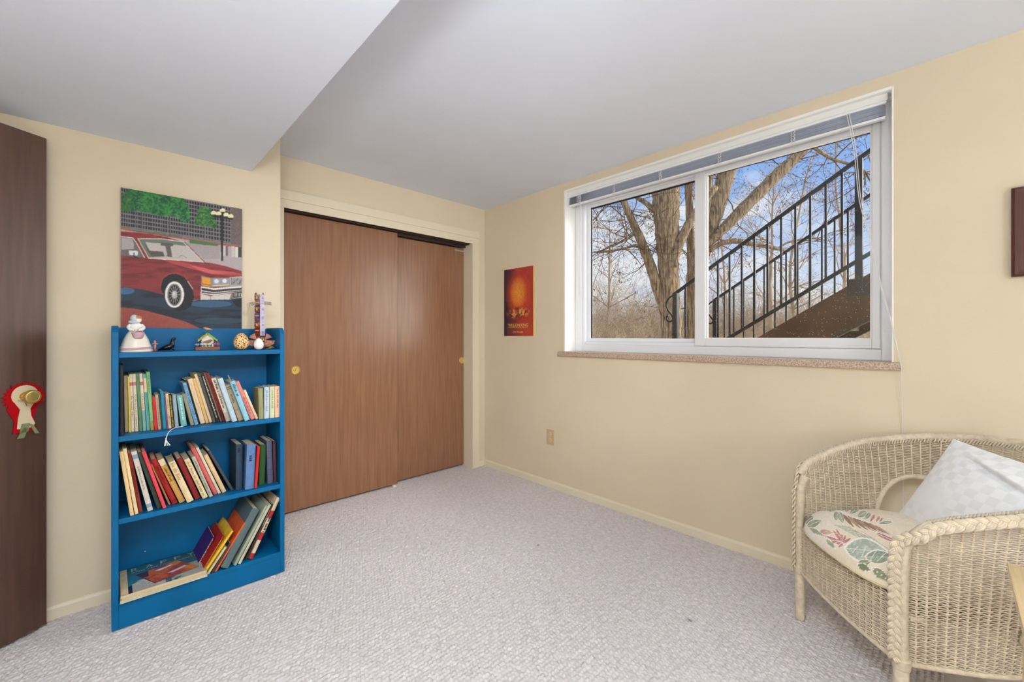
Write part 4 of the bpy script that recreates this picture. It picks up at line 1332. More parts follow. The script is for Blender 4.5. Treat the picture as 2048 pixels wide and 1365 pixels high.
def plank(pts_, y0_, y1_, nm, m):
    mb = MB(); n_ = len(pts_)
    vs = [Rk @ Vector((p[0], y0_, p[1])) for p in pts_] + [Rk @ Vector((p[0], y1_, p[1])) for p in pts_]
    mb.add(vs, [tuple(range(n_)), tuple(range(2 * n_ - 1, n_ - 1, -1))] + [(i, i + n_, (i + 1) % n_ + n_, (i + 1) % n_) for i in range(n_)])
    mb.build(nm, m, k)
plank([(-.015, .203), (-.015, .220), (-.034, .213), (-.036, .195)], -.006, -.003, 'wing', mwing)
plank([(.015, .206), (.015, .221), (.040, .220), (.042, .205)], -.006, -.003, 'wing', mwing)
mfeet = mat('totem_foot_paint', (186, 116, 88), rough=.5, var=.4, vscale=120)
for s_ in (-1, 1):
    for q in range(4):
        a0 = math.radians(28 + q * 15)
        x_, z_ = s_ * (.018 + .026 * math.cos(a0)), .042 + .028 * math.sin(a0)
        plank([(s_ * .012, .040), (s_ * .020, .046), (x_, z_), (x_ - s_ * .005, z_ + .004)], -.016 - q * .0012, -.013 - q * .0012, 'feather', mfeet)
    plank([(s_ * .012, .018), (s_ * .014, .042), (s_ * .050, .040), (s_ * .046, .024), (s_ * .03, .014)], -.020, -.017, 'lower_wing', mfeet)
plank([(-.006, .030), (.006, .030), (0, .020)], -.046, -.018, 'bill', mat('totem_yellow', (218, 158, 50), rough=.4))
# base of straw-coloured paper strips
k2 = empty('straw_nest_ornament', shelfpt(536, y=2.372))
tag(k2, 'small heap of straw yellow paper strips right of the white egg', 'ornament')
ms = mat('straw_paper', (184, 156, 74), rough=.7, var=.3, vscale=60)
rs = random.Random(7)
for i in range(13):
    a = rs.uniform(-.5, .5); L = rs.uniform(.014, .026)
    cx_, cz_ = rs.uniform(-.016, .018), .003 + .0019 * i * (1 if i < 9 else .9)
    d_ = Vector((math.cos(a), rs.uniform(-.5, .5), 0)).normalized(); sd = d_.cross(Vector((0, 0, 1))) * .0045
    up = Vector((0, 0, 1)) * rs.uniform(-.25, .35) * L
    p0_, p1_ = Vector((cx_, 0, cz_)) - d_ * L / 2, Vector((cx_, 0, cz_)) + d_ * L / 2 + up
    p0_.z = max(p0_.z, .0015); p1_.z = max(p1_.z, .0015)
    mb = MB(); th_ = Vector((0, 0, .0012))
    mb.add([p0_ - sd, p0_ + sd, p1_ + sd, p1_ - sd, p0_ - sd - th_, p0_ + sd - th_, p1_ + sd - th_, p1_ - sd - th_], [(0, 1, 2, 3), (4, 7, 6, 5), (0, 4, 5, 1), (1, 5, 6, 2), (2, 6, 7, 3), (3, 7, 4, 0)])
    mb.build('paper_strip', ms, k2)
# ================================================================== PAINTING OF THE CAR
PY = 2.5785
pa, pb_ = on(241, 374, 1, PY), on(484.5, 418.5, 1, PY)
PX0, PX1, PZ1, PZ0 = pa[0], pb_[0], (pa[2] + pb_[2]) / 2, 1.205
ptg = empty('car_painting', ((PX0 + PX1) / 2, YB, PZ0))
tag(ptg, 'unframed canvas painting of a dark red sedan in front of an office block', 'painting')
mb = MB(); mb.box(PX0, PX1, PY + .0006, YB - .003, PZ0, PZ1, c=.002)
child(mb, 'canvas', mat('raw_canvas', (206, 196, 176), rough=.9, bump=.3, bscale=900), ptg)
nx, ny = 300, 400
XX, ZZ = np.meshgrid(np.linspace(PX0 + .0005, PX1 - .0005, nx), np.linspace(PZ0 + .0005, PZ1 - .0005, ny))
# photo-pixel coordinates of every grid node on the canvas plane
tt = XX * SN + PY * CS
GX = CX + FPX * (XX * CS - PY * SN) / tt
GY = HY - FPX * (ZZ - CAMH) / tt
p = Paint(GX, GY, (116, 116, 118))
def A(*q): return [(235 + x * .1245, 370 + y * .1245) for x, y in q]
def B(*q): return [(235 + x * .1245, 500 + y * .1245) for x, y in q]
# office block with its window grid, laid out in the painting's own perspective
u = (GX - 241) / 243.5
top = 374 + 44.5 * u
base = 455 + 36.5 * u
v = (GY - top) / (base - top)
cols = 46
cu = u * cols * (1.12 - .12 * u)
rows = 9.5
cv = v * rows
win_ = ((cu % 1) > .34) & ((cv % 1) > .30) & (u < .90) & (v > 0) & (v < .985)
p.c[...] = (122, 120, 122)
p.put(win_, (38, 38, 42)); p.put((u >= .905) & (v < 1), (112, 98, 94)); p.put((u > .905) & (vnoise(GX * .4, GY * 1.2, 3) > .55), (92, 78, 76), .5)
p.speck(.10, .5, 4)
# terrace wall and pale ground
gl = 456 + 38 * u
p.put(GY > gl, (172, 162, 162))
p.put((GY > gl) & (GY < gl + 3.2), (176, 84, 60))
p.poly(A((1120, 890), (1640, 960), (1640, 1190), (1390, 1190), (1120, 960)), (160, 150, 150))
p.poly(A((1150, 870), (1640, 955), (1600, 985), (1160, 940)), (74, 112, 62))
p.put(p.mpoly(A((240, 720), (1040, 830), (1040, 862), (620, 800), (240, 745))) & (vnoise(GX, GY * 2, 8) > .35), (96, 96, 62))
for q, cc in (((1700, 985, 1722, 1140), (214, 208, 204)), ((1740, 985, 1772, 1140), (92, 88, 96)), ((1830, 985, 1880, 1160), (196, 188, 182)), ((1890, 1000, 1935, 1165), (216, 212, 206)), ((1935, 1000, 1995, 1165), (62, 58, 56))):
    p.poly(A((q[0], q[1]), (q[2], q[1]), (q[2], q[3]), (q[0], q[3])), cc)
# trees
def tree_blob(poly, cols_, seed):
    m = p.mpoly(poly)
    n = fbm(GX * .09, GY * .09, seed, 4); n2 = fbm(GX * .35, GY * .35, seed + 3, 3)
    p.put(m, cols_[0]); p.put(m & (n > .47), cols_[1], .85); p.put(m & (n > .56), cols_[2], .8); p.put(m & (n2 > .60), cols_[3], .55); p.put(m & (n2 < .36), (18, 44, 26), .45)
rag = lambda pts_, s_: [(x + 1.5 * math.sin(i * 2.1 + s_), y + 1.5 * math.cos(i * 1.7 + s_)) for i, (x, y) in enumerate(pts_)]
for q in ((385, 420, 700), (835, 500, 810)):
    p.line(A((q[0], q[1]), (q[0] + 6, q[2])), 1.6, (78, 72, 66))
p.line(A((1385, 640), (1390, 880)), 1.5, (84, 78, 70))
tree_blob(rag(A((55, 180), (120, 120), (200, 60), (440, 60), (700, 140), (900, 165), (1050, 200), (1110, 290), (1160, 380), (1150, 480), (1170, 560), (1080, 600), (980, 545), (850, 500), (700, 490), (560, 470), (400, 440), (250, 420), (120, 405), (55, 420)), 1), [(28, 92, 54), (26, 116, 62), (44, 128, 58), (104, 150, 70)], 21)
p.put(p.mpoly(A((55, 140), (210, 100), (220, 420), (55, 430))) & (fbm(GX * .2, GY * .2, 5) > .45), (62, 96, 44), .7)
tree_blob(rag(A((1330, 360), (1450, 355), (1520, 420), (1530, 500), (1580, 580), (1610, 650), (1560, 690), (1440, 655), (1330, 670), (1220, 640), (1270, 590), (1230, 550), (1290, 480), (1290, 400)), 2), [(34, 86, 50), (44, 104, 52), (60, 120, 58), (116, 156, 64)], 33)
# street lamp
p.poly(A((1662, 420), (1698, 420), (1694, 1222), (1664, 1222)), (34, 34, 38))
p.poly(A((1530, 480), (1850, 540), (1848, 560), (1530, 510)), (36, 36, 38))
for (x, y) in ((1545, 455), (1625, 465), (1690, 415), (1745, 485), (1820, 508)):
    q = A((x, y))[0]
    p.put((p.mell(q[0], q[1], 5.6, 4.8) < 1) & (GY < q[1] + 2.6), (232, 224, 176))
# car body
body = A((55, 745), (300, 765), (560, 800), (800, 840), (960, 890), (1060, 915), (1110, 985), (1390, 1245)) + B((1500, 210), (1760, 270), (1995, 345), (1995, 700), (1880, 700), (1860, 770), (1330, 800), (1240, 810), (1200, 820), (740, 715), (55, 600))
p.poly(body, (124, 42, 42))
inb = p.mpoly(body)
sh = fbm(GX * .03, GY * .16, 14, 3)
p.put(inb & (sh > .52), (142, 52, 50), .6); p.put(inb & (sh < .4), (98, 34, 38), .6)
p.put(inb & (GY > 555) & (GX < 330), (132, 50, 46), .5)
hood = B((700, 150), (1000, 190), (1350, 280), (1700, 380), (1980, 390), (1980, 430), (1500, 390), (1200, 310), (900, 230))
p.put(p.mpoly(hood), (206, 84, 82), .55)
p.put(p.mpoly(B((1150, 240), (1500, 320), (1850, 350), (1990, 390), (1500, 385), (1300, 320))), (222, 110, 106), .6)
p.poly(B((900, 235), (1300, 330), (1480, 400), (1350, 400), (1000, 300)), (96, 32, 36), .5)
p.put(p.mpoly(B((1480, 210), (1760, 270), (1990, 340), (1990, 392), (1850, 330), (1500, 262))), (150, 50, 52), .7)
# glass
p.poly(A((55, 830), (240, 850), (290, 900), (440, 1170), (55, 1140)), (104, 98, 94))
p.poly(A((60, 850), (235, 865), (265, 950), (265, 1030), (60, 1045)), (168, 162, 156))
p.line(A((60, 832), (240, 850), (300, 920), (435, 1170)), 1.7, (230, 224, 216))
p.poly(A((325, 862), (720, 868), (1060, 915), (1390, 1243), (500, 1178)), (188, 180, 174))
p.poly(A((335, 868), (720, 872), (1050, 920), (1110, 985), (900, 960), (450, 920), (500, 1050), (590, 1160), (500, 1170)), (108, 118, 106))
p.poly(A((440, 925), (520, 1060), (730, 1075), (760, 1150), (560, 1160), (480, 1060)), (88, 80, 74))
p.poly(A((700, 925), (890, 940), (890, 985), (850, 985), (880, 1165), (770, 1145), (800, 1130), (770, 985), (695, 975)), (92, 84, 78))
p.line(A((985, 1165), (1010, 1140), (1060, 1140), (1110, 1175)), .8, (120, 112, 106))
p.line(A((330, 866), (720, 868), (1060, 915), (1390, 1243), (500, 1178), (325, 862)), 1.5, (224, 214, 202))
p.line(A((1075, 918), (1400, 1243)), 1.3, (104, 36, 38))
p.poly(A((180, 1055), (325, 1060), (335, 1110), (310, 1140), (190, 1130)), (214, 216, 220))
p.line(A((268, 1095), (268, 1150), (340, 1180)), 2.0, (30, 28, 30))
# road
und = B((55, 595), (400, 640), (740, 720), (1200, 825), (1330, 800), (1860, 775), (1995, 760), (1995, 1290), (55, 1290))
p.poly(und, (30, 44, 58))
inr = p.mpoly(und)
rn = fbm(GX * .02, GY * .14, 41, 3)
p.put(inr & (rn > .5), (38, 58, 76), .7); p.put(inr & (rn < .42), (26, 32, 38), .7)
p.put(inr & (p.mell(*B((1500, 870))[0], 42, 7) < 1), (60, 104, 138), .7); p.put(inr & (p.mell(*B((130, 660))[0], 18, 7) < 1), (70, 122, 160), .7)
p.put(inr & (p.mell(*B((1650, 1140))[0], 52, 6) < 1), (58, 88, 102), .6)
p.poly(B((55, 930), (250, 940), (450, 975), (700, 1040), (950, 1110), (1120, 1165), (1260, 1230), (1400, 1300), (55, 1300)), (158, 78, 64))
p.put(p.mpoly(B((55, 930), (1120, 1165), (1260, 1230), (55, 1300))) & (fbm(GX * .3, GY * .3, 6) > .5), (146, 68, 56), .6)
# wheel arch, tyre, wheel
p.poly(B((695, 560), (740, 460), (830, 400), (940, 385), (1060, 430), (1150, 530), (1210, 660), (1230, 760), (1180, 900), (1100, 960), (980, 990), (830, 900), (740, 715), (700, 640)), (22, 24, 26))
p.line(B((690, 600), (720, 470), (830, 385), (950, 368), (1080, 430), (1200, 600)), 1.4, (166, 62, 54))
p.line(B((1130, 510), (1210, 630)), 1.3, (236, 216, 200))
q = B((915, 720))[0]
p.ell(q[0], q[1], 155 * .1245, 212 * .1245, (230, 228, 222)); p.ell(q[0], q[1] + .3, 112 * .1245, 176 * .1245, (34, 34, 34)); p.ell(q[0], q[1] + .3, 104 * .1245, 168 * .1245, (206, 204, 200)); p.ell(q[0], q[1] + .4, 97 * .1245, 160 * .1245, (36, 35, 35))
for k_ in range(14):
    a = k_ * 2 * math.pi / 14
    p.line([(q[0] + 5.5 * math.cos(a), q[1] + 8 * math.sin(a)), (q[0] + 11 * math.cos(a), q[1] + 17.5 * math.sin(a))], .85, (206, 204, 198))
p.ell(q[0], q[1], 47 * .1245, 66 * .1245, (176, 174, 172)); p.ell(q[0] - .8, q[1] - 1.5, 20 * .1245, 30 * .1245, (206, 204, 202))
# lamps, grille, bumper
p.poly(B((1345, 415), (1500, 450), (1790, 450), (1995, 425), (1995, 590), (1500, 600), (1345, 575)), (138, 132, 130))
p.poly(B((1365, 440), (1490, 462), (1490, 595), (1365, 570)), (226, 150, 30)); p.line(B((1365, 548), (1490, 568)), 1.1, (90, 60, 30))
p.poly(B((1535, 460), (1660, 465), (1655, 560), (1535, 555)), (150, 152, 164)); p.poly(B((1670, 462), (1795, 462), (1795, 550), (1665, 555)), (150, 152, 164))
for (x, y) in ((1590, 505), (1720, 500)):
    w_ = B((x, y))[0]; p.ell(w_[0], w_[1], 4.6, 4.2, (222, 224, 230))
p.line(B((1530, 578), (1790, 562)), 2, (226, 200, 130))
p.poly(B((1800, 440), (1995, 425), (1995, 575), (1810, 580)), (176, 172, 168))
for k_ in range(8): p.line(B((1830 + k_ * 24, 460), (1836 + k_ * 24, 562)), 1.0, (56, 52, 52))
p.poly(B((1340, 585), (1550, 615), (1995, 580), (1995, 665), (1550, 735), (1335, 700)), (224, 220, 214))
p.poly(B((1350, 610), (1550, 645), (1995, 608), (1995, 640), (1550, 680), (1350, 650)), (44, 42, 44)); p.poly(B((1350, 665), (1550, 695), (1995, 650), (1995, 662), (1550, 712), (1350, 690)), (58, 54, 54))
p.poly(B((1332, 705), (1500, 745), (1830, 700), (1830, 800), (1330, 805)), (206, 198, 190)); p.line(B((1490, 745), (1500, 800)), 1, (110, 100, 96))
p.poly(B((1830, 700), (1860, 690), (1870, 790), (1800, 795)), (120, 110, 106))
p.poly(B((1865, 690), (1995, 675), (1995, 770), (1865, 780)), (36, 36, 38))
for k_ in range(5): p.line(B((1885 + k_ * 25, 695), (1887 + k_ * 25, 750)), 1.4, (216, 212, 206))
p.line(B((1870, 778), (1995, 765)), 1.2, (216, 212, 206))
p.poly(B((1830, 800), (1995, 790), (1995, 930), (1900, 900)), (24, 27, 30))
p.speck(.10, 1.1, 9)
p.soften()
P3 = np.stack([XX, np.full(XX.shape, PY), ZZ], -1)
o = grid_mesh('painted_picture', P3, p.c, paint_mat('oil_paint', rough=.5, spec=.35, bump=.15, bscale=700), None, smooth=False)
o.parent = ptg; o.matrix_parent_inverse = Matrix.Translation(-Vector(ptg.location))

# ================================================================== POSTER ON THE WINDOW WALL
qx = XW - .004
po = empty('theatre_poster', (XW, 2.523, 1.18))
tag(po, 'narrow red and dark violet poster with a yellow glow and lettering left of the window', 'poster')
mb = MB(); mb.box(qx, XW - .0004, 2.341, 2.705, 1.181, 1.755)
child(mb, 'board', mat('pale_poster_edge', (236, 206, 130), rough=.7), po)
nx, ny = 150, 240
YY, ZZ = np.meshgrid(np.linspace(2.705, 2.356, nx), np.linspace(1.181, 1.755, ny))
U_, V_ = (2.705 - YY) / .349, (1.755 - ZZ) / .574
p = Paint(U_, V_, (178, 62, 52))
p.put(np.clip(1 - (U_ + .25 * (fbm(U_ * 5, V_ * 5, 3) - .5)) * 2.1 + (V_ > .6) * .35 * np.clip((V_ - .6) * 4, 0, 1), 0, 1), (52, 34, 54))
p.put(np.clip(1.15 - p.mell(.50, .38, .44, .30), 0, 1), (214, 84, 46), .8)
p.put(np.clip(1.0 - p.mell(.50, .36, .30, .25), 0, 1), (236, 158, 62), .9)
p.put(np.clip(1.2 - p.mell(.50, .66, .40, .09), 0, 1) * (fbm(U_ * 14, V_ * 22, 6) > .48), (238, 176, 84), .8)
p.put(np.clip(1.2 - p.mell(.50, .66, .40, .10), 0, 1) * (fbm(U_ * 16, V_ * 20, 12) < .42), (78, 34, 40), .7)
p.put((U_ > .1) & (V_ > .80), (196, 84, 44), .35)
p.speck(.12, 60, 4)
o = grid_mesh('printed_face', np.stack([np.full(YY.shape, qx - .0006), YY, ZZ], -1), p.c, paint_mat('satin_print', rough=.45, spec=.4), None, smooth=False)
o.parent = po; o.matrix_parent_inverse = Matrix.Translation(-Vector(po.location))
def poster_text(s_, u0, u1, v0, v1, c_):
    o = lettering(s_, ink(c_), None, (qx - .0012, 2.705 - u0 * .349, 1.755 - v1 * .574), (0, -1, 0), (0, 0, 1), (u1 - u0) * .349, (v1 - v0) * .574, 'lettering')
    o.parent = po; o.matrix_parent_inverse = Matrix.Translation(-Vector(po.location))
yel = (240, 206, 110)
poster_text('THE', .15, .30, .822, .858, yel); poster_text('LION', .335, .55, .818, .862, yel); poster_text('KING', .59, .83, .818, .862, yel)
mb = MB(); mb.box(qx - .0013, qx - .0007, 2.705 - .83 * .349, 2.705 - .16 * .349, 1.755 - .873 * .574, 1.755 - .869 * .574)
child(mb, 'underline', ink(yel), po)
poster_text('ON TOUR', .32, .66, .925, .955, (236, 190, 120))
# ================================================================== WICKER ARMCHAIR
CH = np.array([1.896, .273, 0.0]); EW = np.array([-.7495, -.662, 0.0]); ED = np.array([.662, -.7495, 0.0]); EZ = np.array([0, 0, 1.0])
Mch = Matrix(((EW[0], ED[0], 0, CH[0]), (EW[1], ED[1], 0, CH[1]), (0, 0, 1, 0), (0, 0, 0, 1)))
ch = empty('wicker_armchair', M=Mch)
tag(ch, 'cream painted wicker armchair with woven arms standing diagonally by the window wall', 'armchair')
M_wick = mat('painted_wicker', (216, 201, 177), rough=.5, spec=.35, var=.10, vscale=35)
M_wrap = mat('wrapped_cane', (216, 201, 176), rough=.5, spec=.35, var=.12, vscale=60)
PW = .2525
plan = catmull([(-PW, 0), (-.282, .12), (-.300, .25), (-.288, .38), (-.225, .50), (-.120, .565), (0, .585), (.120, .565), (.225, .50), (.288, .38), (.300, .25), (.282, .12), (PW, 0)], 24)
plan = np.array(plan)
seg = np.r_[0, np.cumsum(np.linalg.norm(np.diff(plan, axis=0), axis=1))]
PL = seg[-1]
def plan_at(s):
    return np.array([np.interp(s, seg, plan[:, 0]), np.interp(s, seg, plan[:, 1])])
def normal_at(s):
    a, b_ = plan_at(max(0, s - .004)), plan_at(min(PL, s + .004))
    d = b_ - a; d /= np.linalg.norm(d)
    return np.array([-d[1], d[0]])      # outward
def rim_z(s):
    e = min(s, PL - s)
    return float(np.interp(e, [0, .02, .05, .10, .20, .33, .50, .62, PL / 2], [.555, .605, .640, .662, .692, .728, .768, .790, .802]))
def shell(s, z, off=0.0):
    q = plan_at(s); n = normal_at(s)
    e = min(s, PL - s)
    fl = .02 + .13 * min(1, e / .35)
    lean = fl * (z - .36) + .35 * max(0, z - rim_z(s) + .09) ** 1.5
    q = q + n * (lean + off)
    return np.array([q[0], q[1], z])
# where the low opening in the back lies
SA, SB = .335, PL - .315
def opening(s):
    """height of the arch top at s, or None outside it"""
    if SA < s < SB:
        k_ = min(s - SA, SB - s)
        return .36 + .235 * min(1.0, (1 - (1 - min(1, k_ / .14)) ** 2)) ** .5
    return None
Z0_ = .205
NST = 64
pitch = .0066
rows = int((.80 - Z0_) / pitch)
mb = MB()
SS = np.linspace(0.012, PL - .012, NST * 4 + 1)
SZ = [rim_z(s) for s in SS]
for r_ in range(rows):
    z = Z0_ + .004 + r_ * pitch
    run = []
    def flush(run):
        if len(run) > 2:
            mb.tube(run, .0025, n=4, caps=False)
    for i, s in enumerate(SS):
        op = opening(s)
        ok = z < SZ[i] - .006 and not (op is not None and .318 < z < op)
        e = min(s, PL - s)
        zb = Z0_ + .035 * max(0, math.sin(min(1, max(0, (e - .05) / .35)) * math.pi)) * 0
        if ok and z > zb:
            k_ = i / 4.0
            off = .0020 * math.cos(math.pi * k_) * (1 if r_ % 2 else -1) + .0026 * math.cos(2 * math.pi * k_)
            run.append(shell(s, z, off))
        else:
            flush(run); run = []
    flush(run)
o = mb.build('woven_shell', M_wick, ch, smooth='all', fix=False); o['kind'] = 'stuff'
mb = MB()
for k_ in range(NST + 1):
    s = .012 + (PL - .024) * k_ / NST
    op = opening(s)
    top_ = rim_z(s) - .004
    spans = [(Z0_, top_)] if op is None else [(Z0_, .318), (op, top_)]
    for a_, b_ in spans:
        mb.tube([shell(s, z) for z in np.linspace(a_, b_, max(3, int((b_ - a_) / .05)))], .0034, n=5, caps=False)
o = mb.build('stakes', M_wick, ch, smooth='all', fix=False); o['kind'] = 'stuff'

def wrapped(pts, r, name, parent=ch, pit=.0050, n=12, m=M_wrap, amp=.12):
    pts = [np.asarray(q, float) for q in pts]
    L = np.r_[0, np.cumsum([np.linalg.norm(b_ - a_) for a_, b_ in zip(pts[:-1], pts[1:])])]
    k_ = max(4, int(L[-1] / pit) * 2)
    ls = np.linspace(0, L[-1], k_)
    P = np.array(pts)
    Q = np.stack([np.interp(ls, L, P[:, i]) for i in range(3)], -1)
    rr = np.interp(ls, L, [r] * len(pts) if np.isscalar(r) else r)
    rr = rr * (1 - amp * (np.arange(k_) % 2))
    mb = MB(); mb.tube(list(Q), list(rr), n=n)
    return mb.build(name, m, parent, smooth='all')
# front posts and legs
for s_ in (-1, 1):
    wrapped(catmull([(s_ * PW, 0, .20), (s_ * (PW + .001), -.002, .36), (s_ * (PW + .003), .002, .52), (s_ * (PW + .005), .012, .565), (s_ * (PW + .008), .026, .592)], 6), .0185, 'front_post')
    wrapped([(s_ * PW, 0, .001), (s_ * PW, 0, .10), (s_ * PW, 0, .205)], [.0165, .018, .0195], 'leg', pit=.006, amp=.03)
    wrapped([(s_ * PW, 0, .192), (s_ * PW, 0, .222)], [.0225, .0245], 'leg_wrap', pit=.005, n=14)
    wrapped([(s_ * .215, .47, .001), (s_ * .215, .465, .30)], .0175, 'rear_leg', pit=.006, amp=.03)
# uprights at the edge of the back opening
sa_ = [SA - .012, PL - SB - .012]
for q_, s0 in ((0, SA), (1, SB)):
    dr = -1 if q_ == 0 else 1
    wrapped([shell(s0 + dr * .03, .318, .016), shell(s0 - dr * .0, .48, .016), shell(s0 - dr * .045, rim_z(s0) - .01, .016)], .0165, 'arm_support')
wrapped([shell(s, .322, .004) for s in np.linspace(SA - .02, SB + .02, 30)], .0115, 'back_seat_rail')
arch = [shell(s, (opening(s) or .36), .0) for s in np.linspace(SA + .0005, SB - .0005, 90)]
wrapped([shell(SA, .32)] + arch + [shell(SB, .32)], .0105, 'arch_binding', pit=.006)
wrapped([shell(s, Z0_, 0) for s in np.linspace(.01, PL - .01, 60)], .0085, 'bottom_binding', pit=.01)
# front apron
mb = MB()
ap_rows = int(.19 / pitch)
nf = 18 * 4
for r_ in range(ap_rows):
    z = Z0_ + .004 + r_ * pitch
    run = []
    for i in range(nf + 1):
        w_ = -PW + .012 + (2 * PW - .024) * i / nf
        bul = -.018 * (1 - (w_ / PW) ** 2)
        run.append((w_, bul + .0020 * math.cos(math.pi * i / 4) * (1 if r_ % 2 else -1) - .0026 * math.cos(2 * math.pi * i / 4), z))
    mb.tube(run, .0025, n=4, caps=False)
for i in range(19):
    w_ = -PW + .012 + (2 * PW - .024) * i / 18
    bul = -.018 * (1 - (w_ / PW) ** 2)
    mb.tube([(w_, bul, Z0_), (w_, bul, .395)], .0034, n=5, caps=False)
o = mb.build('front_apron', M_wick, ch, smooth='all', fix=False); o['kind'] = 'stuff'
wrapped([(w_, -.018 * (1 - (w_ / PW) ** 2), .203) for w_ in np.linspace(-PW, PW, 14)], .0075, 'apron_binding', pit=.008)
mb = MB(); mb.prism([(-.26, .02), (-.285, .25), (-.22, .48), (0, .56), (.22, .48), (.285, .25), (.26, .02)][::-1], 2, .335, .350)
mb.build('seat_panel', M_wick, ch)

# plaited edge: three strands along the front posts and the whole rim
path = []
for s_ in (1,):
    path += [(-PW - .004, -.021, z) for z in np.linspace(.215, .50, 16)]
path += [(-PW - .006, -.019, .535), (-PW - .009, -.010, .572)]
path += [tuple(shell(s, rim_z(s) - .012, .027)) for s in np.linspace(.03, PL - .03, 90)]
path += [(PW + .009, -.010, .572), (PW + .006, -.019, .535)]
path += [(PW + .004, -.021, z) for z in np.linspace(.50, .215, 16)]
path = np.array(catmull(path, 3))
L = np.r_[0, np.cumsum(np.linalg.norm(np.diff(path, axis=0), axis=1))]
nL = int(L[-1] / .0045)
ls = np.linspace(0, L[-1], nL)
Pp = np.stack([np.interp(ls, L, path[:, i]) for i in range(3)], -1)
T = np.gradient(Pp, axis=0); T /= np.linalg.norm(T, axis=1)[:, None]
cen = np.array([0, .28, .45])
out = Pp - cen; out -= T * np.sum(out * T, 1)[:, None]; out /= np.linalg.norm(out, axis=1)[:, None]
sid = np.cross(T, out)
for j in range(3):
    ph = 2 * math.pi * (ls / .066 + j / 3)
    Q = Pp + sid * (.0105 * np.sin(ph))[:, None] + out * (.0050 * np.sin(2 * ph))[:, None]
    dq = np.gradient(Q, axis=0); dq /= np.linalg.norm(dq, axis=1)[:, None]
    pq = np.cross(dq, out)
    mb = MB()
    for m_ in (-1, 0, 1):
        mb.tube(list(Q + pq * (m_ * .0050) + out * (.0012 * (m_ == 0))), .0037, n=5)
    mb.build('plait_strand', M_wrap, ch, smooth='all', fix=False)
# rolled rim under the plait
mb = MB(); mb.tube([shell(s, rim_z(s) - .010, .008) for s in np.linspace(.02, PL - .02, 80)], .0150, n=10)
mb.build('rim_roll', M_wrap, ch, smooth='all')
# diagonal lacing over the rolled rim
mb = MB()
for k_ in range(int(PL / .008)):
    s = .03 + k_ * .008
    if s > PL - .05: break
    a_ = shell(s, rim_z(s) - .028, -.008); b_ = shell(s + .010, rim_z(s + .010) + .004, .000); c_ = shell(s + .022, rim_z(s + .022) + .004, .017)
    mb.tube([a_, b_, c_], .0026, n=4, caps=False)
o = mb.build('rim_lacing', M_wick, ch, smooth='all', fix=False); o['kind'] = 'stuff'

# ------------------------------------------------------------------ seat cushion with printed leaves
cu = empty('seat_cushion', M=Mch @ Matrix.Translation((0, 0, .402)))
tag(cu, 'plump cream seat cushion printed with green and rose leaves on the wicker armchair', 'cushion')
nu, nv = 320, 320
a = np.linspace(-1, 1, nu); b2 = np.linspace(-1, 1, nv)
AA, BB = np.meshgrid(a, b2)
# square -> rounded D outline
def outline(A_, B_):
    r = np.maximum(np.abs(A_), np.abs(B_))
    th = np.arctan2(B_, A_)
    R = 1 / (np.abs(np.cos(th)) ** 3.2 + np.abs(np.sin(th)) ** 3.2) ** (1 / 3.2)
    return r * R * np.cos(th), r * R * np.sin(th), r
qa, qb, rr = outline(AA, BB)
Wd = qa * .274 * (1 - .03 * qb)
Dd = .230 + qb * .277
edge = np.clip(1 - rr ** 2.6, 0, 1) ** .46
bul = .094 * edge
# soft crease running across the cushion
cr_d = .135 + .05 * np.sin(Wd * 9 + .4)
cre = np.exp(-((Dd - cr_d) / .017) ** 2) * .042 * np.clip((.22 - Wd) / .3, .1, 1)
lob = .016 * np.exp(-((Dd - .04) / .07) ** 2) + .012 * np.exp(-((Dd - .25) / .1) ** 2)
puck = .006 * (fbm(Wd * 16, Dd * 16, 5, 3) - .5) * edge
Zt = bul + (lob - cre + puck) * np.clip(edge * 1.4, 0, 1)
Zb = -.030 * edge
# colours, laid out with the photo as the guide for where each leaf lies
Cw, Cd = Wd.copy(), Dd.copy()
zc = .46
wx = CH[0] + EW[0] * Cw + ED[0] * Cd; wy = CH[1] + EW[1] * Cw + ED[1] * Cd; wz = .402 + Zt
tt = wx * SN + wy * CS
GX = CX + FPX * (wx * CS - wy * SN) / tt
GY = HY - FPX * (wz - CAMH) / tt
p = Paint(GX, GY, (232, 218, 192))
p.put(np.clip((1700 - GX) / 90, 0, 1), (236, 232, 224), .7)
def G(*q): return [(1580 + x * .1612, 960 + y * .1612) for x, y in q]
grn, gr2, sag, ros, rst, wht = (146, 152, 118), (168, 172, 138), (186, 194, 178), (204, 138, 132), (188, 142, 112), (242, 238, 226)
def leaf(p0, p1, w_, col, rib=True):
    (x0, y0), (x1, y1) = G(p0)[0], G(p1)[0]
    d = np.array([x1 - x0, y1 - y0]); L_ = np.hypot(*d); d /= L_; n_ = np.array([-d[1], d[0]])
    side = lambda f: [(x0 + d[0] * L_ * t_ + n_[0] * f * w_ * math.sin(math.pi * t_ ** .8), y0 + d[1] * L_ * t_ + n_[1] * f * w_ * math.sin(math.pi * t_ ** .8)) for t_ in np.linspace(0, 1, 12)]
    pts_ = side(1) + side(-1)[::-1]
    big = [(x + (x - (x0 + x1) / 2) * .10, y + (y - (y0 + y1) / 2) * .10 + (0.8 if y > (y0 + y1) / 2 else -.8)) for x, y in pts_]
    p.poly(big, wht); p.poly(pts_, col)
    m = p.mpoly(pts_)
    p.put(m & (fbm(GX * .2, GY * .2, int(x0) % 50, 3) > .52), np.array(col) * .8, .5)
    if rib: p.line([(x0, y0), (x1, y1)], .8, wht)
leaf((120, 330), (360, 330), 6, ros); leaf((130, 310), (300, 265), 3, (206, 140, 132))
leaf((180, 540), (290, 450), 8, grn); leaf((210, 580), (400, 500), 7, gr2)
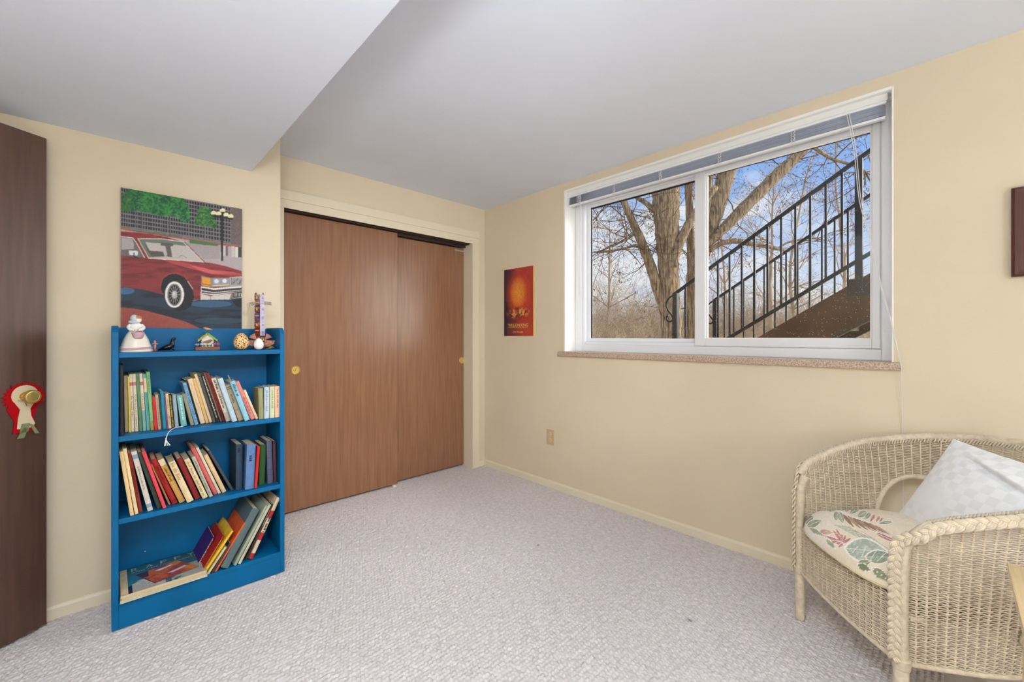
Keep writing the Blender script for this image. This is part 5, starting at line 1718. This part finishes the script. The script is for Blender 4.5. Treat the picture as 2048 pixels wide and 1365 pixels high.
leaf((500, 250), (520, 310), 3, grn); leaf((560, 260), (660, 390), 8, grn)
leaf((740, 285), (690, 410), 6, rst); leaf((865, 320), (740, 430), 6, grn); leaf((950, 395), (830, 465), 6, gr2); leaf((1000, 410), (920, 500), 4, grn)
leaf((1050, 430), (1000, 525), 3, ros, False); leaf((1110, 450), (1070, 530), 2.6, ros, False); leaf((1150, 470), (1110, 530), 2, rst, False); leaf((1270, 520), (1080, 548), 3, grn)
leaf((570, 390), (575, 520), 5, grn); leaf((610, 400), (660, 545), 6, gr2)
for k_ in range(6):
    leaf((650 + k_ * 62, 425 + k_ * 22), (800 + k_ * 90, 600 + k_ * 18), 3.4, rst if k_ % 2 else (150, 124, 96), False)
p.line(G((540, 270), (600, 390), (760, 450), (960, 520), (1280, 660)), 1.4, wht)
for k_ in range(5): p.line(G((560 + k_ * 40, 560 + k_ * 6), (820 + k_ * 60, 700 + k_ * 18)), 1.2, (160, 172, 150))
for e_ in ((570, 600), (530, 620), (640, 670), (690, 680), (420, 690), (470, 760), (560, 790), (600, 840), (760, 720)):
    leaf((660, 790), e_, 3.0, ros, False)
leaf((360, 640), (540, 660), 5, (214, 176, 150), False)
leaf((690, 850), (1210, 900), 22, sag); leaf((940, 960), (1290, 960), 13, (158, 168, 146))
for q_ in (((840, 830), (780, 900)), ((940, 830), (890, 960)), ((1090, 860), (990, 1000)), ((1200, 900), (1080, 1010))): p.line(G(*q_), 1.1, wht)
leaf((830, 1060), (1010, 1010), 7, grn); leaf((840, 1050), (1000, 1130), 6, (126, 134, 100)); leaf((1020, 1100), (1240, 1260), 8, grn)
leaf((1060, 660), (1350, 790), 4, ros); p.line(G((800, 640), (1000, 720), (1250, 880)), 1.0, (170, 180, 160)); p.line(G((880, 640), (1080, 760)), 1.0, (170, 180, 160))
leaf((450, 740), (560, 850), 4, gr2, False); leaf((240, 600), (420, 700), 4, gr2, False)
p.speck(.05, .6, 3)
C_top = p.c
# underside and front roll: pleated cream with faint leaves
C_bot = np.zeros_like(C_top) + (204, 192, 160)
lf = fbm(Wd * 22, Dd * 22, 31, 2); C_bot[lf > .56] = (120, 132, 88); C_bot[lf < .36] = (222, 212, 184)
mcu = paint_mat('printed_cotton', rough=.85, spec=.2, bump=.25, bscale=900, sheen=.15)
grid_mesh('cushion_top', np.stack([Wd, Dd, Zt], -1), C_top, mcu, cu)
grid_mesh('cushion_underside', np.stack([Wd, Dd, Zb], -1), C_bot, mcu, cu, flip=True)
ring = []
for t_ in np.linspace(0, 2 * math.pi, 90, endpoint=False):
    m_ = max(abs(math.cos(t_)), abs(math.sin(t_)))
    x_, y_, _ = outline(np.array(math.cos(t_) / m_), np.array(math.sin(t_) / m_))
    ring.append((float(x_) * .274 * (1 - .03 * float(y_)), .230 + float(y_) * .277, .0))
mb = MB(); mb.tube(ring, .0036, n=6, closed=True)
mb.build('piping', mat('cushion_piping', (214, 200, 166), rough=.85), cu, smooth='all')
# back ties
mb = MB()
for w0 in (-.17, -.15, .15):
    mb.tube(catmull([(w0, .47, .015), (w0 + .02, .49, .03), (w0 + .045, .485, .018), (w0 + .02, .475, .01)], 5), .003, n=6)
mb.build('fringe_tie', mat('cushion_tie', (220, 206, 174), rough=.9), cu, smooth='all')

# ------------------------------------------------------------------ white pillow
pl = empty('throw_pillow', M=Mch)
tag(pl, 'white satin pillow with a woven check pattern leaning in the wicker armchair', 'pillow')
c00, c01, c11, c10 = np.array([-.165, .300, .468]), np.array([-.100, .455, .798]), np.array([.330, .470, .775]), np.array([.270, .315, .455])
n_ = 150
a = np.linspace(0, 1, n_); AA, BB = np.meshgrid(a, a)
ea = np.sin(math.pi * AA); eb = np.sin(math.pi * BB)
pin = .10
A2 = .5 + (AA - .5) * (1 - pin * eb * (np.abs(AA - .5) * 2) ** 2 * .6); B2 = .5 + (BB - .5) * (1 - pin * ea * (np.abs(BB - .5) * 2) ** 2 * .6)
Bs = (c00[None, None] * ((1 - A2) * (1 - B2))[..., None] + c10 * (A2 * (1 - B2))[..., None] + c01 * ((1 - A2) * B2)[..., None] + c11 * (A2 * B2)[..., None])
nrm = np.cross(c10 - c00, c01 - c00); nrm /= np.linalg.norm(nrm)
if nrm[1] > 0: nrm = -nrm
th_ = .068 * (np.clip(ea, 0, 1) ** .55) * (np.clip(eb, 0, 1) ** .55)
fold = -.020 * np.exp(-(((BB - .80) + .30 * (AA - .42)) / .022) ** 2) * np.clip((AA - .22) * 5, 0, 1) * np.clip((.80 - AA) * 6, 0, 1)
fold += .010 * np.exp(-(((BB - .86) + .30 * (AA - .42)) / .03) ** 2) * np.clip((AA - .2) * 5, 0, 1) * np.clip((.85 - AA) * 6, 0, 1)
wr = .0035 * (fbm(AA * 5 + BB * 3, BB * 14 - AA * 4, 8, 3) - .5) * ea * eb
ck = (np.floor(AA * 14 + .3 * BB) + np.floor(BB * 12)) % 2
ckm = np.clip((fbm(AA * 3, BB * 3, 2, 2) - .25) * 3, 0, 1)
Cc = np.zeros(AA.shape + (3,)) + (246, 248, 248)
Cc -= (ck * ckm * 11)[..., None]
mpi = paint_mat('satin_cotton', rough=.42, spec=.5, bump=.1, bscale=1200, sheen=.3)
front = Bs + nrm * (th_ + fold + wr)[..., None]
back = Bs - nrm * (th_ * .55)[..., None]
grid_mesh('pillow_front', front, Cc, mpi, pl)
grid_mesh('pillow_back', back, np.zeros_like(Cc) + (236, 236, 232), mpi, pl, flip=True)

# ================================================================== SIDE TABLE AT THE RIGHT EDGE
tb = empty('side_table', (1.662, -.097, 0))
tag(tb, 'glossy tan wooden side table at the right edge beside the wicker chair', 'table')
M_tan = mat('tan_lacquered_wood', (214, 186, 138), rough=.22, coat=.4, var=.08, vscale=4, stretch=(2, 20, 20))
mb = MB(); mb.box(1.06, 1.662, -.62, -.097, .578, .600, c=.003)
child(mb, 'tabletop', M_tan, tb)
for x0, y0 in ((1.594, -.165), (1.594, -.60), (1.085, -.165), (1.085, -.60)):
    mb = MB(); mb.box(x0, x0 + .045, y0, y0 + .045, .001, .578, c=.003)
    child(mb, 'leg', M_tan, tb)
mb = MB(); mb.box(1.13, 1.594, -.135, -.118, .50, .578, c=.002); mb.box(1.13, 1.594, -.592, -.575, .50, .578, c=.002)
mb.box(1.612, 1.63, -.555, -.165, .50, .578, c=.002); mb.box(1.094, 1.112, -.555, -.165, .50, .578, c=.002)
child(mb, 'apron', M_tan, tb)
# ================================================================== OUTSIDE THE WINDOW
M_bark = mat('grey_brown_bark', (112, 94, 74), rough=.9, spec=.1, var=1, vscale=4.0, stretch=(9, 9, .9), col2=(194, 172, 140), lo=.36, hi=.64, bump=.8, bscale=7, bstretch=(11, 11, .9), bdist=.02)
M_twig = mat('dry_twigs', (118, 98, 80), rough=.9, spec=.1)
M_pale = mat('pale_dry_twigs', (184, 164, 140), rough=.9, spec=.1, var=.25, vscale=2)
M_leaf = mat('dead_leaves', (150, 104, 68), rough=.9, spec=.1, var=.3, vscale=9)
M_field = mat('dry_grass_ground', (178, 154, 118), rough=1, spec=.05, var=1, vscale=1.6, col2=(206, 182, 146), bump=.6, bscale=14, bdist=.06)
M_iron = mat('black_painted_iron', (26, 25, 25), rough=.45, spec=.4)
M_steel = mat('brown_painted_steel', (78, 55, 33), rough=.6, spec=.3, var=.2, vscale=5)

# ground: flat by the house, rising into a low bank
gx = np.r_[np.linspace(2.76, 12, 24), np.linspace(13, 60, 20)]; gy = np.linspace(-30, 45, 46)
GXX, GYY = np.meshgrid(gx, gy)
GZ = .66 + np.clip((GXX - 9) / 14, 0, 1) ** 1.3 * 1.35 + .25 * (fbm(GXX * .25, GYY * .25, 3) - .5) * np.clip((GXX - 6) / 6, 0, 1)
o = grid_mesh('ground', np.stack([GXX, GYY, GZ], -1), None, M_field, None)
struct(o, 'dry tan grass ground outside the window')

rs = random.Random(11)
def V1(x, y): return (1170 + x * .2419, 360 + y * .2419)
def V2(x, y): return (1400 + x * .315, 260 + y * .315)
TD = 8.2
def limb(mb, pts, dist=TD, n=14, jit=.0, sub=5, dd=0.0):
    """pts: (photo px, py, width px)"""
    P = [at(a, b_, dist + dd * i) for i, (a, b_, w_) in enumerate(pts)]
    R = [w_ / FPX * (dist + dd * i) / 2 for i, (a, b_, w_) in enumerate(pts)]
    Q = catmull(P, sub)
    rr = np.interp(np.linspace(0, len(P) - 1, len(Q)), range(len(P)), R)
    rr = rr * (1 + .05 * np.sin(np.arange(len(Q)) * 1.9))
    mb.tube(Q, list(rr), n=n)
    return Q, rr
def w1(*q): return [(*V1(x, y), w_ * .2419) for x, y, w_ in q]
def w2(*q): return [(*V2(x, y), w_ * .315) for x, y, w_ in q]
tr = empty('tree', at(1345, 760, TD) * np.array([1, 1, 0]) + np.array([0, 0, .66]))
tag(tr, 'big bare tree with several thick grey brown trunks outside the window', 'tree')
def tpart(name, pts, dist=TD, n=14, dd=0.0, par=None):
    mb = MB(); q, r_ = limb(mb, pts, dist, n=n, dd=dd)
    o = mb.build(name, M_bark, None, smooth='all'); o.parent = tr; o.matrix_parent_inverse = Matrix.Translation(-Vector(tr.location))
    return q, r_
limbs = []
limbs.append(tpart('trunk', w1((715, 1560, 175), (712, 1310, 160), (705, 1050, 160), (692, 800, 160), (684, 600, 170), (676, 400, 190), (670, 200, 214), (668, 60, 222), (664, -300, 220), (640, -900, 180)), n=20))
limbs.append(tpart('limb', w1((690, 1240, 60), (648, 1060, 78), (600, 900, 86), (535, 690, 80), (462, 500, 72), (390, 340, 60), (325, 190, 52), (250, 10, 46), (120, -260, 36))))
limbs.append(tpart('limb', w1((725, 720, 60), (748, 610, 82), (800, 480, 76), (870, 345, 70), (960, 210, 62), (1080, 60, 50)), dist=TD - .15))
limbs.append(tpart('limb', w1((600, 290, 40), (560, 245, 46), (500, 190, 40), (420, 140, 32), (330, 60, 26), (200, -80, 18))))
limbs.append(tpart('trunk', [(1392, 740, 40), (1388, 677, 36), (1386, 600, 34), (1394, 540, 34), (1408, 490, 33), (1422, 448, 32), (1437, 405, 32), (1454, 343, 33), (1478, 250, 32), (1510, 120, 26)], dist=TD + .5, n=16))
limbs.append(tpart('limb', [(1384, 600, 14), (1382, 520, 15), (1380, 440, 15), (1377, 370, 15), (1372, 270, 14)], dist=TD + .9))
limbs.append(tpart('limb', [(1400, 500, 12), (1409, 440, 16), (1415, 380, 17), (1422, 330, 18), (1440, 240, 15)], dist=TD + .3))
limbs.append(tpart('limb', w2((40, 740, 44), (110, 668, 56), (250, 525, 72), (400, 375, 74), (500, 275, 74), (565, 215, 68), (640, 145, 58), (760, 20, 44), (900, -160, 30)), dist=TD + .3))
limbs.append(tpart('limb', w2((60, 770, 30), (110, 735, 32), (200, 706, 34), (330, 725, 30), (450, 745, 24), (545, 768, 15)), dist=TD + .2, n=9))
limbs.append(tpart('limb', w2((500, 750, 14), (560, 715, 13), (640, 696, 12), (720, 690, 10), (850, 712, 6)), dist=TD + .2, n=7))
limbs.append(tpart('limb', w2((690, 90, 20), (740, 122, 22), (830, 180, 20), (930, 212, 18), (1000, 240, 13), (1040, 275, 11), (1052, 350, 6)), dist=TD - .6, n=8))
limbs.append(tpart('limb', w2((930, 212, 12), (1010, 235, 10), (1080, 285, 7), (1140, 300, 5)), dist=TD - .6, n=6))
limbs.append(tpart('limb', w1((450, 535, 22), (400, 545, 20), (300, 572, 18), (180, 590, 15), (75, 598, 12), (-60, 620, 9)), n=8))
limbs.append(tpart('limb', w1((420, 440, 20), (370, 475, 20), (300, 515, 16), (225, 550, 12)), n=8))
limbs.append(tpart('limb', w1((420, 520, 8), (360, 482, 9), (280, 460, 7), (200, 420, 7), (130, 355, 6), (60, 300, 5)), n=6))
limbs.append(tpart('limb', w1((340, 480, 12), (342, 400, 10), (330, 330, 8), (322, 250, 6), (330, 120, 4)), n=6))

def twig_tree(mb, lv, p, d, L, r, depth, rg, spread=.6, leafp=.0, lm=None, curl=.25):
    """recursive fine branching; leaves collected in lm"""
    k_ = 4
    pts, rad = [p], [r]
    q = p.copy(); dd = d.copy()
    for i in range(k_):
        dd = dd + np.array([rg.gauss(0, curl), rg.gauss(0, curl), rg.gauss(0, curl * .7)]); dd /= np.linalg.norm(dd)
        q = q + dd * L / k_
        pts.append(q.copy()); rad.append(r * (1 - .55 * (i + 1) / k_))
    mb.tube(pts, rad, n=3 if r < .012 else 5, caps=False)
    if lm is not None and depth <= 1:
        for i in range(1, k_ + 1):
            if rg.random() < leafp:
                a_ = pts[i]; s_ = rg.uniform(.018, .034)
                v_ = np.array([rg.gauss(0, 1), rg.gauss(0, 1), -abs(rg.gauss(0, 1)) - .5]); v_ /= np.linalg.norm(v_)
                w_ = np.cross(v_, np.array([rg.gauss(0, 1), rg.gauss(0, 1), .3])); w_ /= np.linalg.norm(w_)
                lm.add([a_, a_ + v_ * s_ + w_ * s_ * .35, a_ + v_ * s_ * 2, a_ + v_ * s_ - w_ * s_ * .35], [(0, 1, 2, 3)])
    if depth <= 0: return
    nb = 3 if depth > 1 else rg.choice([2, 3])
    for i in range(nb):
        j = rg.randint(1, k_)
        nd = (pts[j] - pts[j - 1]); nd /= np.linalg.norm(nd)
        nd = nd + np.array([rg.gauss(0, spread), rg.gauss(0, spread), rg.gauss(0, spread * .8)]); nd /= np.linalg.norm(nd)
        twig_tree(mb, lv, pts[j], nd, L * rg.uniform(.5, .75), max(rad[j] * .62, .0022), depth - 1, rg, spread, leafp, lm, curl)
mbt, mbl = MB(), MB()
rg = random.Random(5)
fwd = np.array([SN, CS, 0]); rgt = np.array([CS, -SN, 0])
for li, (q, r_) in enumerate(limbs):
    cnt = {0: 3, 1: 9, 4: 5, 7: 15, 8: 10, 9: 8, 10: 9, 11: 5, 12: 12, 13: 8, 14: 7, 15: 8, 3: 6}.get(li, 3)
    for k_ in range(cnt):
        i = rg.randint(len(q) // 5, len(q) - 1)
        d = rgt * rg.gauss(0, 1) + fwd * rg.gauss(0, .5) + np.array([0, 0, rg.gauss(.15, .6)]); d /= np.linalg.norm(d)
        twig_tree(mbt, 0, np.asarray(q[i], float), d, rg.uniform(.5, 1.15), rg.uniform(.006, .013), 3, rg, .55, .16, mbl, .22)
for mbx, nm, m in ((mbt, 'twigs', M_twig), (mbl, 'dead_leaves', M_leaf)):
    o = mbx.build(nm, m, None, fix=False); o.parent = tr; o.matrix_parent_inverse = Matrix.Translation(-Vector(tr.location)); o['kind'] = 'stuff'

# slender bare trees further back
specs = [(1545, 11.5, 5.6, 'slender bare tree behind the stair rails, left of the pair'), (1600, 13.0, 6.0, 'slender bare tree behind the stair rails, right of the pair'),
         (1215, 13.5, 4.2, 'slender bare tree near the left edge of the window view'), (1690, 12.5, 6.4, 'slender bare tree behind the upper end of the stair'), (1455, 14.0, 5.0, 'slender bare tree right of the window mullion')]
for i, (px_, dist, hh, lab) in enumerate(specs):
    rg = random.Random(40 + i)
    base = at(px_, 690, dist); base[2] = .70
    t_ = empty('bare_tree', base); tag(t_, lab, 'tree', 'slender bare trees behind the stair')
    mb = MB()
    pts = [base]
    d = np.array([rg.gauss(0, .06), rg.gauss(0, .06), 1.0])
    for k_ in range(9):
        d = d + np.array([rg.gauss(0, .08), rg.gauss(0, .08), .05]); d /= np.linalg.norm(d)
        pts.append(pts[-1] + d * hh / 9)
    rad = np.linspace(.060, .014, len(pts))
    mb.tube(pts, list(rad), n=8)
    o = mb.build('trunk', M_pale, None, smooth='all'); o.parent = t_; o.matrix_parent_inverse = Matrix.Translation(-Vector(base))
    mb, lm = MB(), MB()
    for k_ in range(20):
        j = rg.randint(2, 9)
        dd = rgt * rg.gauss(0, .8) + fwd * rg.gauss(0, .4) + np.array([0, 0, abs(rg.gauss(.6, .4))]); dd /= np.linalg.norm(dd)
        twig_tree(mb, 0, pts[j], dd, rg.uniform(.7, 1.5), rad[j] * .5, 3, rg, .45, .07, lm, .16)
    for mbx, nm, m in ((mb, 'twigs', M_pale), (lm, 'dead_leaves', M_leaf)):
        if mbx.v:
            o = mbx.build(nm, m, None, fix=False); o.parent = t_; o.matrix_parent_inverse = Matrix.Translation(-Vector(base)); o['kind'] = 'stuff'

# tangled brush on the bank
mb = MB()
rg = random.Random(99)
for k_ in range(760):
    px_ = rg.uniform(1150, 1800); dist = rg.uniform(9.5, 17)
    b0 = at(px_, 690, dist); b0[2] = .62 + .1 * max(0, dist - 9)
    if px_ < 1340: hgt = rg.uniform(.5, 1.0) if rg.random() < .85 else rg.uniform(1.0, 1.9)
    else: hgt = rg.uniform(.4, .9) if rg.random() < .85 else rg.uniform(.9, 1.5)
    hgt *= dist / 11
    for s_ in range(3):
        d = rgt * rg.gauss(0, .45) + fwd * rg.gauss(0, .3) + np.array([0, 0, 1.0]); d /= np.linalg.norm(d)
        twig_tree(mb, 0, b0, d, hgt, .0055 * dist / 11, 2 if hgt > .5 else 1, rg, .6, 0, None, .28)
o = mb.build('tangled_brush', M_pale, None, fix=False)
tag(o, 'tangle of dry tan brush and bushes along the bank outside', 'brush', kind='stuff')
# evergreen tuft far behind the stair
rg = random.Random(3)
b0 = at(1530, 672, 17); b0[2] = 1.2
pn = empty('young_pine', b0); tag(pn, 'small green pine far behind the lower end of the stair', 'tree')
mb = MB(); mb.tube([b0, b0 + np.array([0, 0, 1.25])], [.04, .01], n=6)
o = mb.build('trunk', M_twig); o.parent = pn; o.matrix_parent_inverse = Matrix.Translation(-Vector(b0))
mb = MB()
for k_ in range(520):
    h_ = rg.uniform(.05, 1.25); r_ = (1.3 - h_) * .5 * rg.uniform(.4, 1)
    a_ = rg.uniform(0, 6.283); e_ = b0 + np.array([r_ * math.cos(a_), r_ * math.sin(a_), h_])
    mb.tube([b0 + np.array([r_ * .6 * math.cos(a_), r_ * .6 * math.sin(a_), h_ + .02]), e_], [.012, .004], n=3, caps=False)
o = mb.build('needles', mat('pine_needles', (112, 124, 84), rough=.9), fix=False); o.parent = pn; o.matrix_parent_inverse = Matrix.Translation(-Vector(b0)); o['kind'] = 'stuff'

# ================================================================== OUTSIDE STAIR
XN, XF = 4.0, 5.0
TA = .64                                     # rise per run, climbing towards -y
YB0 = 1.89
def rz(y): return 1.598 + (YB0 - y) * TA     # top of the hand rail
st = empty('outdoor_staircase', ((XN + XF) / 2, YB0, .66))
tag(st, 'steel outdoor stair with brown stringers and black railings climbing past the window', 'staircase')
YT = -1.7
def sloped(x0, x1, off0, off1, y0, y1, name, m):
    """bar following the slope: z from rail line minus off0 (top) to minus off1 (bottom)"""
    mb = MB()
    v = []
    for x in (x0, x1):
        v += [(x, y0, rz(y0) - off0), (x, y1, rz(y1) - off0), (x, y1, rz(y1) - off1), (x, y0, rz(y0) - off1)]
    mb.add(v, [(0, 1, 2, 3), (4, 7, 6, 5), (0, 4, 5, 1), (1, 5, 6, 2), (2, 6, 7, 3), (3, 7, 4, 0)])
    return child(mb, name, m, st)
for xs in (XN, XF):
    sgn = 1 if xs == XN else -1
    sloped(xs - .006, xs + .006, .905, 1.248, 1.80, YT, 'stringer', M_steel)
    sloped(xs, xs + sgn * .06, .905, .918, 1.80, YT, 'stringer_flange', M_steel)
    sloped(xs - .03 * sgn * 0 - (.022 if xs == XN else 0), xs + sgn * .06, 1.228, 1.248, 1.80, YT, 'stringer_flange', mat('dark_brown_steel', (52, 38, 26), rough=.6))
    sloped(xs - .019, xs + .019, 0, .026, YB0, YT, 'hand_rail', M_iron)
    sloped(xs - .014, xs + .014, .745, .775, YB0 - .02, YT, 'bottom_rail', M_iron)
    yy = YB0 - .02
    k_ = 0
    while yy > -1.0:
        post = (k_ % 14 == 0)
        hw = .022 if post else .0075
        bot = rz(yy) - (1.0 if post else (.76 if xs == XN else .93))
        if k_ == 0: bot = .66
        mb = MB(); mb.box(xs - hw, xs + hw, yy - hw, yy + hw, bot, rz(yy) - .012)
        child(mb, 'post' if post else 'picket', M_iron, st)
        if post and k_:
            mb = MB(); mb.box(xs - .012, xs - .006 if xs == XN else xs + .012, yy - .10, yy + .07, bot - .02, bot + .10, c=.004)
            child(mb, 'post_bracket', M_iron, st)
        yy -= .0995; k_ += 1
    # scroll at the foot of the hand rail
    y0, z0 = YB0, rz(YB0) - .012
    sc = [(xs, y0 - .01, z0), (xs, y0 + .045, z0 - .03), (xs, y0 + .075, z0 - .085), (xs, y0 + .055, z0 - .15), (xs, y0 + .02, z0 - .20), (xs, y0 + .005, z0 - .235), (xs, y0 + .03, z0 - .262), (xs, y0 + .065, z0 - .25), (xs, y0 + .07, z0 - .215), (xs, y0 + .05, z0 - .205)]
    mb = MB(); mb.tube(catmull(sc, 5), .0085, n=6)
    child(mb, 'scroll', M_iron, st)
yy, zz = 1.70, rz(1.70) - 1.03
while yy > YT + .1:
    mb = MB(); mb.box(XN + .008, XF - .008, yy - .27, yy, zz, zz + .04)
    child(mb, 'tread', mat('grey_concrete_tread', (120, 112, 102), rough=.9), st)
    yy -= .28; zz += .28 * TA
